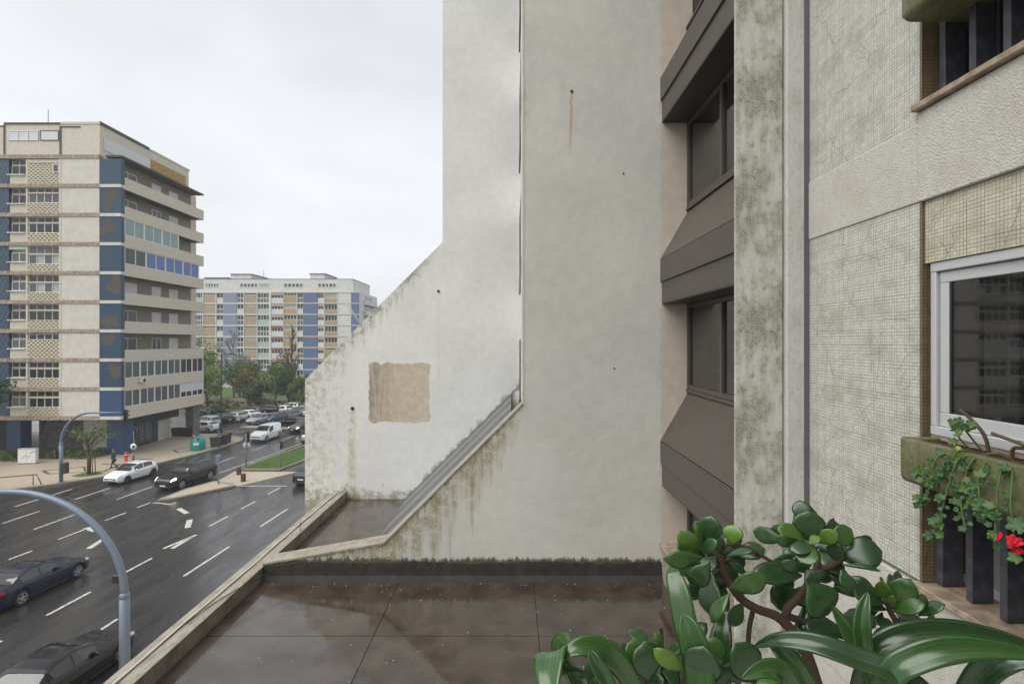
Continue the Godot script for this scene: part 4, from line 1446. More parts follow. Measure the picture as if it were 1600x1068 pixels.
	for q in [[316, 352, 0.45], [357, 389, 1.4], [482, 505, 1.5]]:
		obj("roof_hut", bx(Vector3(X.call(q[0]), top + 3.26, -144.0), Vector3(X.call(q[1]), top + 3.25 + q[2], -D - 1.0)), M.far_white, at)
		obj("hut_roof", bx(Vector3(X.call(q[0]) - 0.2, top + 3.255 + q[2], -144.2), Vector3(X.call(q[1]) + 0.3, top + 3.4 + q[2], -D - 0.8)), M.grey_wall, at)
	obj("roof_line", bx(Vector3(-100, top + 3.251, -150.0), Vector3(X.call(551.5), top + 3.36, -D - 0.05)), M.roof_edge, at)
	# balconies on the end
	for k in 8:
		var lo = fl.call(k + 1)
		var e = part("balcony", b)
		obj("parapet", bx(Vector3(-40.0, lo - 0.25, -149.0), Vector3(-39.2, lo + 0.95, -138.5)), M.far_white, e)
		obj("floor_slab", bx(Vector3(-40.1, lo - 0.4, -149.0), Vector3(-39.21, lo - 0.26, -138.5)), M.soffit, e)
		obj("window", bx(Vector3(-40.11, lo + 0.96, -147.0), Vector3(-40.05, lo + 2.2, -139.5)), M.window_grey, e)
	obj("aerial", tb([Vector3(X.call(403), top + 3.3, -137), Vector3(X.call(403), top + 6.0, -137)], 0.05, 4), M.post_dark, b)

# ---------- vehicles: front at -z, wheels on y = 0 ----------
func tab(t, x) -> float:
	if x <= t[0][0]:
		return t[0][1]
	for i in t.size() - 1:
		if x <= t[i + 1][0]:
			var u = (x - t[i][0]) / (t[i + 1][0] - t[i][0])
			return lerpf(t[i][1], t[i + 1][1], u * u * (3.0 - 2.0 * u) * 0.35 + u * 0.65)
	return t[-1][1]

var STYLES := {
	"hatch": {"L": 4.06, "W": 1.74, "wb": 2.59, "fo": 0.82, "r": 0.31,
		"top": [[0, 0.60], [0.1, 0.72], [0.35, 0.80], [1.0, 0.94], [1.25, 1.04], [1.75, 1.36], [2.15, 1.45], [2.9, 1.44], [3.45, 1.36], [3.62, 1.30], [3.9, 1.02], [4.0, 0.95], [4.06, 0.72]],
		"belt": [[0, 0.58], [0.12, 0.66], [0.9, 0.84], [2.0, 0.89], [3.6, 0.98], [3.95, 0.93], [4.06, 0.70]],
		"ws": [1.08, 1.95], "rw": [3.48, 3.86], "sides": [[1.55, 2.42], [2.48, 3.35]]},
	"sedan": {"L": 4.65, "W": 1.82, "wb": 2.75, "fo": 0.88, "r": 0.33,
		"top": [[0, 0.58], [0.1, 0.70], [0.4, 0.80], [1.25, 0.95], [1.45, 1.02], [2.05, 1.34], [2.5, 1.44], [3.1, 1.43], [3.55, 1.33], [4.05, 1.08], [4.5, 1.03], [4.6, 0.95], [4.65, 0.66]],
		"belt": [[0, 0.56], [0.12, 0.64], [1.0, 0.84], [2.2, 0.90], [3.8, 0.97], [4.5, 0.95], [4.65, 0.64]],
		"ws": [1.34, 2.25], "rw": [3.5, 4.02], "sides": [[1.85, 2.7], [2.76, 3.62]]},
	"suv": {"L": 4.9, "W": 1.95, "wb": 2.95, "fo": 0.88, "r": 0.38,
		"top": [[0, 0.78], [0.08, 0.94], [0.3, 1.04], [1.2, 1.16], [1.4, 1.22], [1.95, 1.58], [2.35, 1.70], [3.4, 1.74], [4.3, 1.68], [4.55, 1.55], [4.8, 1.14], [4.86, 1.05], [4.9, 0.80]],
		"belt": [[0, 0.76], [0.1, 0.86], [0.9, 1.04], [2.4, 1.09], [4.4, 1.16], [4.8, 1.08], [4.9, 0.78]],
		"ws": [1.32, 2.15], "rw": [4.38, 4.76], "sides": [[1.8, 2.75], [2.81, 3.65], [3.71, 4.3]]},
	"mpv": {"L": 4.35, "W": 1.80, "wb": 2.7, "fo": 0.85, "r": 0.32,
		"top": [[0, 0.62], [0.1, 0.76], [0.3, 0.86], [0.95, 1.02], [1.15, 1.12], [1.8, 1.50], [2.3, 1.60], [3.4, 1.58], [3.95, 1.47], [4.1, 1.35], [4.28, 1.0], [4.32, 0.92], [4.35, 0.72]],
		"belt": [[0, 0.60], [0.12, 0.70], [0.9, 0.90], [2.2, 0.96], [4.0, 1.02], [4.28, 0.96], [4.35, 0.70]],
		"ws": [1.08, 2.0], "rw": [3.98, 4.24], "sides": [[1.6, 2.45], [2.51, 3.3], [3.36, 3.9]]},
	"van": {"L": 4.28, "W": 1.83, "wb": 2.7, "fo": 0.85, "r": 0.32,
		"top": [[0, 0.72], [0.08, 0.88], [0.3, 0.98], [0.95, 1.12], [1.1, 1.22], [1.65, 1.66], [2.0, 1.82], [3.0, 1.84], [4.0, 1.82], [4.2, 1.76], [4.26, 1.5], [4.28, 1.0]],
		"belt": [[0, 0.70], [0.1, 0.80], [0.9, 1.00], [2.2, 1.05], [4.2, 1.08], [4.28, 0.98]],
		"ws": [1.06, 1.82], "rw": [], "sides": [[1.45, 2.25]]},
}

func half_section(p, t) -> Array:
	var L = p.L
	var u = t / L
	var w = p.W * 0.5
	var e = minf(t, L - t)
	w *= 1.0 - 0.22 * pow(clampf(1.0 - e / 0.55, 0.0, 1.0), 2.0) - 0.02 * absf(u - 0.5)
	var top = tab(p.top, t)
	var belt = minf(tab(p.belt, t), top - 0.005)
	var bot = 0.19 + 0.10 * pow(clampf(1.0 - e / 0.3, 0.0, 1.0), 2.0)
	var arch = 0.0
	for tw in [p.fo, p.fo + p.wb]:
		var R = p.r + 0.055
		var dx = absf(t - tw)
		if dx < R:
			arch = maxf(arch, p.r + sqrt(R * R - dx * dx))
	var lim = belt - 0.05
	var h = top - belt
	var wr = lerpf(w * 0.94, w * 0.71, clampf(h / 0.58, 0.0, 1.0))
	if p == STYLES.van:
		wr = lerpf(w * 0.94, w * 0.84, clampf(h / 0.6, 0.0, 1.0))
	var mid = lerpf(bot, belt, 0.45)
	return [Vector2(0, minf(maxf(bot, arch), lim)), Vector2(w * 0.80, minf(maxf(bot, arch), lim)), Vector2(w * 0.95, minf(maxf(bot + 0.03, arch), lim)), Vector2(w * 0.985, minf(maxf(bot + 0.12, arch + 0.001), lim + 0.005)),
		Vector2(w, minf(maxf(mid, arch + 0.012), lim + 0.01)), Vector2(w * 0.99, lerpf(mid, belt, 0.62) if arch < 0.3 else maxf(lerpf(mid, belt, 0.62), minf(arch + 0.03, lim + 0.015))), Vector2(w * 0.965, belt - 0.02), Vector2(w * 0.93, belt),
		Vector2(wr, belt + h * 0.90), Vector2(wr * 0.93, belt + h * 0.965), Vector2(wr * 0.6, belt + h * 0.995), Vector2(0, top)]

func on_body(p, t, v) -> Vector2:
	var a = half_section(p, t)
	var i = clampi(int(floor(v)), 0, a.size() - 2)
	return a[i].lerp(a[i + 1], clampf(v - i, 0.0, 1.0))

func body_patch(p, t0, t1, v0, v1, sgn, off: Vector3, nt = 6, nv = 4, both = false) -> SurfaceTool:
	var s = ns(true)
	var sides = [-1, 1] if both else [sgn]
	for sg in sides:
		for i in nt:
			for j in nv:
				var q = []
				for e in [[0, 0], [1, 0], [1, 1], [0, 1]]:
					var t = lerpf(t0, t1, float(i + e[0]) / nt)
					var v = lerpf(v0, v1, float(j + e[1]) / nv)
					var c = on_body(p, t, v)
					q.append(Vector3(c.x * sg + off.x * sg, c.y + off.y, t - p.L * 0.5 + off.z))
				if sg > 0:
					quad(s, q[0], q[3], q[2], q[1])
				else:
					quad(s, q[0], q[1], q[2], q[3])
	return s

func car_meshes(kind) -> Dictionary:
	var key = "car " + kind
	if T.has(key):
		return T[key]
	var p = STYLES[kind]
	var ts = [0.0, 0.03, 0.08, 0.15]
	var t = 0.24
	while t < p.L - 0.2:
		ts.append(t)
		var near_w = minf(absf(t - p.fo), absf(t - p.fo - p.wb))
		t += 0.035 if near_w < p.r + 0.10 else 0.09
	ts.append_array([p.L - 0.15, p.L - 0.08, p.L - 0.03, p.L])
	var s = ns(true)
	var rows = []
	for q in ts:
		var a = half_section(p, q)
		var row = []
		for i in a.size():
			row.append(Vector3(a[i].x, a[i].y, q - p.L * 0.5))
		for i in range(a.size() - 2, -1, -1):
			row.append(Vector3(-a[i].x, a[i].y, q - p.L * 0.5))
		rows.append(row)
	for i in rows.size() - 1:
		for k in rows[0].size() - 1:
			quad(s, rows[i][k], rows[i][k + 1], rows[i + 1][k + 1], rows[i + 1][k])
	s.set_smooth_group(-1)
	var n = rows[0].size()
	for e in [0, rows.size() - 1]:
		for k in range(1, n - 2):
			if e == 0:
				tri(s, rows[e][0], rows[e][k + 1], rows[e][k])
			else:
				tri(s, rows[e][0], rows[e][k], rows[e][k + 1])
	var o = {"body": mesh_of(s)}
	o["windscreen"] = mesh_of(body_patch(p, p.ws[0], p.ws[1], 8.15, 11.0, 1, Vector3(0, 0.012, -0.010), 8, 6, true))
	if p.rw.size():
		o["rear_window"] = mesh_of(body_patch(p, p.rw[0], p.rw[1], 8.25, 11.0, 1, Vector3(0, 0.012, 0.010), 6, 6, true))
	o["side_windows"] = []
	for q in p.sides:
		for sg in [-1, 1]:
			o.side_windows.append(mesh_of(body_patch(p, q[0], q[1], 7.14, 7.93, sg, Vector3(0.010, 0, 0), 6, 2)))
	o["headlight"] = []
	o["taillight"] = []
	for sg in [-1, 1]:
		o.headlight.append(mesh_of(body_patch(p, 0.03, 0.42, 6.0, 8.3, sg, Vector3(0.012, 0.012, -0.015), 5, 4)))
		o.taillight.append(mesh_of(body_patch(p, p.L - 0.30, p.L - 0.012, 5.2, 7.4, sg, Vector3(0.014, 0.006, 0.014), 5, 4)))
	var sk = ns(true)
	var seg = 20
	var prof = [Vector2(0.0, -0.10), Vector2(p.r * 0.66, -0.10), Vector2(p.r * 0.70, -0.112), Vector2(p.r * 0.96, -0.105), Vector2(p.r, -0.08), Vector2(p.r, 0.10), Vector2(0, 0.10)]
	lathe(sk, prof, Vector3.ZERO, seg)
	o["tyre"] = mesh_of(sk)
	var rm = ns()
	for k in 5:
		var a = TAU * k / 5
		var d = Vector3(cos(a), 0, sin(a))
		var e = Vector3(-sin(a), 0, cos(a))
		var y = Vector3(0, -0.118, 0)
		quad(rm, y + e * 0.045, y - e * 0.045, y - e * 0.03 + d * p.r * 0.66, y + e * 0.03 + d * p.r * 0.66)
	for k in 20:
		var a = TAU * k / 20
		var c = TAU * (k + 1) / 20
		var y = Vector3(0, -0.116, 0)
		quad(rm, y + Vector3(cos(a), 0, sin(a)) * p.r * 0.60, y + Vector3(cos(c), 0, sin(c)) * p.r * 0.60, y + Vector3(cos(c), 0, sin(c)) * p.r * 0.69, y + Vector3(cos(a), 0, sin(a)) * p.r * 0.69)
	o["rim"] = mesh_of(rm)
	T[key] = o
	return o

func car(called, label, kind, paint, at: Vector3, turn, opt = {}) -> Node3D:
	var p = STYLES[kind]
	var ms = car_meshes(kind)
	var c = thing(called, label, opt.get("category", "car"), at, turn, opt.get("group", ""))
	var hl = p.L * 0.5
	obj("body", ms.body, paint, c)
	obj("windscreen", ms.windscreen, M.glass_dark, c)
	if ms.has("rear_window"):
		obj("rear_window", ms.rear_window, M.glass_dark, c)
	for q in ms.side_windows:
		obj("side_window", q, M.glass_dark, c)
	for q in ms.headlight:
		obj("headlight", q, M.lamp_lit if opt.get("lit", false) else M.lamp_clear, c)
	for q in ms.taillight:
		obj("taillight", q, M.lamp_red, c)
	for tz in [p.fo - hl, p.fo + p.wb - hl]:
		for sg in [-1, 1]:
			var w = obj("wheel", ms.tyre, M.tyre, c, Vector3(sg * (p.W * 0.5 - 0.115), p.r, tz))
			w.rotation.z = PI * 0.5 * sg
			obj("rim", ms.rim, opt.get("rim", M.rim), w)
	# sill and bumper trim, grille, number plates, mirrors, wheel wells
	var y0 = tab(p.belt, 0.0)
	obj("grille", cb(Vector3(-p.W * 0.30, y0 - 0.12, -hl - 0.018), Vector3(p.W * 0.30, y0 - 0.02, -hl + 0.05), 0.012), M.trim_black, c)
	obj("air_intake", cb(Vector3(-p.W * 0.34, 0.29, -hl - 0.012), Vector3(p.W * 0.34, 0.38, -hl + 0.08), 0.012), M.trim_black, c)
	obj("number_plate", bx(Vector3(-0.26, 0.40, -hl - 0.024), Vector3(0.26, 0.51, -hl - 0.012)), M.plate, c)
	obj("number_plate", bx(Vector3(-0.26, 0.55, hl + 0.006), Vector3(0.26, 0.66, hl + 0.014)), M.plate, c)
	obj("rear_bumper", cb(Vector3(-p.W * 0.37, 0.27, hl - 0.08), Vector3(p.W * 0.37, 0.40, hl + 0.012), 0.015), M.trim_black, c)
	for sg in [-1, 1]:
		var mt = p.sides[0][0] + 0.12
		var my = tab(p.belt, mt) + 0.08
		var mx = sg * p.W * 0.5
		obj("mirror", cb(Vector3(minf(mx * 0.94, mx * 1.14), my - 0.06, mt - hl - 0.08), Vector3(maxf(mx * 0.94, mx * 1.14), my + 0.07, mt - hl + 0.06), 0.03), opt.get("mirror", paint), c)
		for tz in [p.fo, p.fo + p.wb]:
			obj("wheel_well", bx(Vector3(sg * p.W * 0.28 - 0.14, 0.2, tz - hl - p.r), Vector3(sg * p.W * 0.28 + 0.14, p.r * 2.0 + 0.02, tz - hl + p.r)), M.trim_black, c)
		var st = ns()
		var a = p.fo + p.r + 0.09
		var e = p.fo + p.wb - p.r - 0.09
		box(st, Vector3(minf(mx * 0.93, mx * 0.985), 0.17, a - hl), Vector3(maxf(mx * 0.93, mx * 0.985), 0.245, e - hl))
		obj("sill_trim", st, M.trim_black, c)
		for q in p.sides.slice(0, 2):
			var hy = tab(p.belt, q[1]) - 0.13
			obj("door_handle", bx(Vector3(minf(mx * 0.97, mx * 1.012), hy, q[1] - hl - 0.24), Vector3(maxf(mx * 0.97, mx * 1.012), hy + 0.03, q[1] - hl - 0.06)), opt.get("mirror", paint), c)
	return c

func traffic():
	var white = car_paint(0.72, 0.73, 0.74)
	var black = car_paint(0.004, 0.004, 0.005)
	var graphite = car_paint(0.010, 0.010, 0.012)
	var silver = car_paint(0.42, 0.43, 0.44, 0.3, 0.5)
	var grey = car_paint(0.20, 0.21, 0.22, 0.3, 0.4)
	var navy = car_paint(0.008, 0.009, 0.028)
	var blue = car_paint(0.06, 0.08, 0.13, 0.3, 0.3)
	car("moving_car", "white hatchback with black roofline windows driving past the pavement tree", "hatch", white, G(-33.0, 44.4), PI - 0.15, {"rim": M.rim_dark})
	car("moving_car", "black sport utility car with lit headlights beside the splitter island", "suv", graphite, G(-27.3, 43.1), PI - 0.20, {"lit": true})
	car("moving_car", "dark blue saloon car on the near carriageway, cut by the picture's left edge", "sedan", navy, G(-22.95, 24.5), -0.066)
	car("moving_car", "black saloon car below the parapet behind the near grey mast", "sedan", black, G(-15.55, 17.7), -0.066)
	car("moving_car", "dark car with red tail lamp half hidden by the white wall", "sedan", black, G(-17.0, 44.3), -0.16)
	car("moving_car", "pale grey car just showing past the wall above the lawn strip", "hatch", silver, G(-23.8, 61.8), -0.10)
	car("delivery_van", "small white panel van coming round past the corner lamp post", "van", white, G(-30.1, 62.7), PI - 0.12, {"category": "van", "mirror": M.trim_black})
	var g = "cars parked beyond the side street"
	var list = [["silver estate car parked nearest the apartment block pillar", "mpv", silver, -43.0, 72.2, 1.15],
		["dark car parked between the silver estate and the lamp post", "hatch", black, -42.9, 75.3, 1.15],
		["silver white car parked just right of the lamp post", "hatch", silver, -41.9, 77.2, 1.2],
		["white saloon parked at the end of the kerbside row", "sedan", white, -41.2, 79.4, 1.2],
		["dark grey car behind the white saloon under the trees", "sedan", graphite, -42.4, 83.6, 1.35],
		["charcoal car second in the back row under the trees", "mpv", graphite, -40.3, 84.6, 1.35],
		["white hatchback in the back row before the hedge", "hatch", white, -38.3, 84.8, 1.3],
		["pale silver car at the back of the lot beside the trees", "mpv", silver, -38.0, 88.0, 1.3],
		["silver hatchback facing the street at the front of the lot", "hatch", silver, -36.9, 74.9, PI - 0.35],
		["dark blue hatchback facing the street beside the silver one", "hatch", blue, -35.2, 76.2, PI - 0.4],
		["grey car third in the front row of the lot", "hatch", grey, -34.2, 78.6, PI - 0.4],
		["dark grey car fourth in the front row of the lot", "sedan", grey, -34.6, 82.4, PI - 0.4],
		["white car at the right end of the lot by the wall", "sedan", white, -32.6, 81.8, 0.9],
		["black car parked side on behind the white van", "hatch", black, -31.0, 71.9, 1.3],
		["small white car half hidden behind the block's end pillar", "hatch", white, -41.2, 67.9, 1.5]]
	for q in list:
		car("parked_car", q[0], q[1], q[2], G(q[3], q[4]), q[5], {"group": g})
	car("moving_car", "dark green car with lit headlights behind the white van", "hatch", car_paint(0.015, 0.02, 0.018), G(-28.0, 68.6), PI - 0.35, {"lit": true})

# ---------- people: one skin over joints, meshed as surface nets ----------
func body_mesh(bones, cell, paint: Callable) -> ArrayMesh:
	var lo = Vector3(1e9, 1e9, 1e9)
	var hi = -lo
	for b in bones:
		for q in [[b[0], b[2]], [b[1], b[3]]]:
			lo = lo.min(q[0] - Vector3.ONE * (q[1] + cell * 2))
			hi = hi.max(q[0] + Vector3.ONE * (q[1] + cell * 2))
	var nx = int((hi.x - lo.x) / cell) + 2
	var ny = int((hi.y - lo.y) / cell) + 2
	var nz = int((hi.z - lo.z) / cell) + 2
	var val := PackedFloat32Array()
	val.resize(nx * ny * nz)
	val.fill(1.0)
	for b in bones:
		var p: Vector3 = b[0]
		var q: Vector3 = b[1]
		var ra: float = b[2]
		var rb: float = b[3]
		var m = Vector3.ONE * (maxf(ra, rb) + 0.08)
		var a = ((p.min(q) - m - lo) / cell).max(Vector3.ZERO)
		var e = ((p.max(q) + m - lo) / cell).min(Vector3(nx - 1, ny - 1, nz - 1))
		var pq = q - p
		var l2 = maxf(pq.length_squared(), 1e-9)
		for z in range(int(a.z), int(e.z) + 1):
			for y in range(int(a.y), int(e.y) + 1):
				for x in range(int(a.x), int(e.x) + 1):
					var c = lo + Vector3(x, y, z) * cell
					var t = clampf((c - p).dot(pq) / l2, 0.0, 1.0)
					var d = (c - p - pq * t).length() - lerpf(ra, rb, t)
					var i = (z * ny + y) * nx + x
					var k = 0.03
					var o = val[i]
					var h = clampf(0.5 + 0.5 * (o - d) / k, 0.0, 1.0)
					val[i] = lerpf(o, d, h) - k * h * (1.0 - h)
	var idx := {}
	var pts := []
	for z in nz - 1:
		for y in ny - 1:
			for x in nx - 1:
				var sum = Vector3.ZERO
				var n = 0
				var v = []
				for k in 8:
					v.append(val[((z + (k >> 2)) * ny + y + ((k >> 1) & 1)) * nx + x + (k & 1)])
				for e in [[0, 1], [2, 3], [4, 5], [6, 7], [0, 2], [1, 3], [4, 6], [5, 7], [0, 4], [1, 5], [2, 6], [3, 7]]:
					var f0 = v[e[0]]
					var f1 = v[e[1]]
					if (f0 < 0) != (f1 < 0):
						var t = f0 / (f0 - f1)
						var c0 = Vector3(e[0] & 1, (e[0] >> 1) & 1, e[0] >> 2)
						var c1 = Vector3(e[1] & 1, (e[1] >> 1) & 1, e[1] >> 2)
						sum += c0.lerp(c1, t)
						n += 1
				if n:
					idx[(z * ny + y) * nx + x] = pts.size()
					pts.append(lo + (Vector3(x, y, z) + sum / n) * cell)
	var s = ns(true)
	var step = [1, nx, nx * ny]
	for z in range(1, nz - 1):
		for y in range(1, ny - 1):
			for x in range(1, nx - 1):
				var i = (z * ny + y) * nx + x
				for ax in 3:
					var f0 = val[i]
					var f1 = val[i + step[ax]]
					if (f0 < 0) != (f1 < 0):
						var u = step[(ax + 1) % 3]
						var w = step[(ax + 2) % 3]
						var ids = [i - u - w, i - w, i, i - u]
						var ok = true
						for g in ids:
							if not idx.has(g):
								ok = false
						if ok:
							var q = []
							for g in ids:
								q.append(pts[idx[g]])
							var order = [0, 1, 2, 0, 2, 3] if f0 > 0 else [0, 2, 1, 0, 3, 2]
							for g in order:
								s.set_color(paint.call(q[g]))
								s.add_vertex(q[g])
	return mesh_of(s)

func person(at: Vector3, turn):
	var o = thing("person", "person in a dark green jacket walking past the young pavement tree with a brown bag", "person", at, turn)
	# mid-stride, facing -z
	var hip = Vector3(0, 0.90, 0)
	var B = []
	for sg in [-1, 1]:
		var k = sg * 1.0
		var hj = hip + Vector3(0.09 * sg, 0, 0)
		var kn = Vector3(0.10 * sg, 0.50, -0.13 if sg > 0 else 0.02)
		var an = Vector3(0.10 * sg, 0.09, -0.20 if sg > 0 else 0.30)
		B.append([hj, kn, 0.088, 0.062])
		B.append([kn, an, 0.062, 0.045])
		B.append([an + Vector3(0, -0.03, 0.03), an + Vector3(0.01 * sg, -0.05, -0.15), 0.042, 0.032])
		var sh = Vector3(0.18 * sg, 1.40, 0)
		var el = Vector3(0.25 * sg, 1.13, 0.08 * k)
		var wr = Vector3(0.24 * sg, 0.90, -0.04 + 0.06 * k)
		B.append([sh, el, 0.062, 0.05])
		B.append([el, wr, 0.05, 0.036])
		B.append([wr, wr + Vector3(0, -0.07, -0.01), 0.034, 0.036])
		for f in 4:
			var r0 = wr + Vector3(0, -0.085, -0.035 + f * 0.021)
			B.append([r0, r0 + Vector3(-0.012 * sg, -0.07 + 0.008 * absf(f - 1.5), -0.008), 0.010, 0.008])
		B.append([wr + Vector3(0, -0.03, -0.03), wr + Vector3(-0.01 * sg, -0.075, -0.062), 0.011, 0.009])
	B.append([hip, Vector3(0, 1.12, 0), 0.135, 0.125])
	B.append([Vector3(-0.06, 1.16, 0), Vector3(-0.08, 1.36, 0.0), 0.12, 0.105])
	B.append([Vector3(0.06, 1.16, 0), Vector3(0.08, 1.36, 0.0), 0.12, 0.105])
	B.append([Vector3(0, 1.42, 0), Vector3(0, 1.54, -0.015), 0.058, 0.052])
	B.append([Vector3(0, 1.62, 0.01), Vector3(0, 1.67, 0.0), 0.088, 0.090])
	B.append([Vector3(0, 1.565, -0.045), Vector3(0, 1.60, -0.05), 0.045, 0.055])
	B.append([Vector3(0, 1.615, -0.10), Vector3(0, 1.60, -0.118), 0.012, 0.014])
	for sg in [-1, 1]:
		B.append([Vector3(0.088 * sg, 1.63, 0.0), Vector3(0.09 * sg, 1.60, 0.0), 0.016, 0.012])
	var skin = Color(0.42, 0.26, 0.19)
	var coat = Color(0.055, 0.075, 0.055)
	var trousers = Color(0.018, 0.018, 0.022)
	var paint = func(p: Vector3):
		if p.y > 1.47:
			if p.y < 1.58 and p.y > 1.56 and absf(p.x) < 0.028 and p.z < -0.085:
				return Color(0.25, 0.09, 0.08)
			if absf(absf(p.x) - 0.033) < 0.012 and absf(p.y - 1.635) < 0.008 and p.z < -0.06:
				return Color(0.02, 0.02, 0.02)
			return skin
		if p.y < 0.10:
			return Color(0.02, 0.015, 0.012)
		if absf(p.x) > 0.19 and p.y < 0.90:
			return skin
		return coat if p.y > 0.80 else trousers
	obj("body", body_mesh(B, 0.020, paint), M.leaf_cloth, o)
	# hair as a cap that follows the skull
	var hs = ns(true)
	var prof = []
	for i in 9:
		var a = PI * 0.5 * i / 8.0
		prof.append(Vector2(0.098 * cos(a), 0.105 * sin(a)))
	lathe(hs, [Vector2(0.088, -0.07)] + prof, Vector3(0, 1.665, 0.022), 16)
	obj("hair", hs, M.wood_post, o)
	var bag = thing("shoulder_bag", "brown bag held at the walking person's side", "bag", at + Vector3(0.30, 0, -0.02).rotated(Vector3.UP, turn), turn)
	obj("pouch", cb(Vector3(-0.06, 0.50, -0.16), Vector3(0.06, 0.80, 0.14), 0.03), M.bag_brown, bag)
	obj("strap", tb([Vector3(0, 0.79, -0.10), Vector3(0, 0.88, -0.05), Vector3(0, 0.88, 0.03), Vector3(0, 0.79, 0.08)], 0.012, 6), M.bag_brown, bag)

# ---------- masts, signals, signs, bins ----------
func signal_head(o, at: Vector3, turn, n = 3):
	var h = part("signal_head", o, at)
	h.rotation.y = turn
	obj("housing", cb(Vector3(-0.15, -0.16 * n, -0.12), Vector3(0.15, 0.16 * n, 0.10), 0.03), M.signal_black, h)
	obj("backboard", bx(Vector3(-0.22, -0.16 * n - 0.06, -0.02), Vector3(0.22, 0.16 * n + 0.06, 0.0)), M.signal_black, h)
	for i in n:
		var y = 0.16 * (n - 1) - 0.32 * i
		var s = ns(true)
		for k in 10:
			var a = PI * k / 10.0
			var c = PI * (k + 1) / 10.0
			quad(s, Vector3(cos(a) * 0.115, y + sin(a) * 0.115, 0.10), Vector3(cos(c) * 0.115, y + sin(c) * 0.115, 0.10), Vector3(cos(c) * 0.115, y + sin(c) * 0.115, 0.27), Vector3(cos(a) * 0.115, y + sin(a) * 0.115, 0.27))
		obj("visor", s, M.signal_black, h)
		obj("lens", tb([Vector3(0, y, 0.09), Vector3(0, y, 0.11)], 0.10, 14), [M.lens_red, M.lens_amber, M.lens_green][i % 3], h)

func mast(label, at: Vector3, arm, h0, h1, r, reach, steps = 18) -> Node3D:
	# upright pole whose top bends over into a long arm
	var o = thing("signal_mast", label, "mast", at)
	obj("pole", tb([Vector3(0, 0, 0), Vector3(0, h0, 0)], r * 1.25, 14), M.post_blue, o)
	obj("collar", tb([Vector3(0, h0 - 0.06, 0), Vector3(0, h0 + 0.02, 0), Vector3(0, h0 + 0.12, 0)], [r * 1.3, r * 1.3, r], 14), M.post_blue, o)
	var pts = []
	var rad = []
	for i in steps + 1:
		var a = PI * 0.5 * i / steps
		pts.append(Vector3(0, h0, 0) + arm * reach.x * (1.0 - cos(a)) + Vector3(0, (h1 - h0) * sin(a), 0))
		rad.append(lerpf(r, r * 0.78, float(i) / steps))
	pts.append(pts[-1] + arm * reach.y)
	rad.append(r * 0.62)
	obj("arm", tb(pts, rad, 12), M.post_blue, o)
	obj("base_plate", cb(Vector3(-r * 2.2, 0, -r * 2.2), Vector3(r * 2.2, 0.03, r * 2.2), 0.008), M.post_blue, o)
	return o

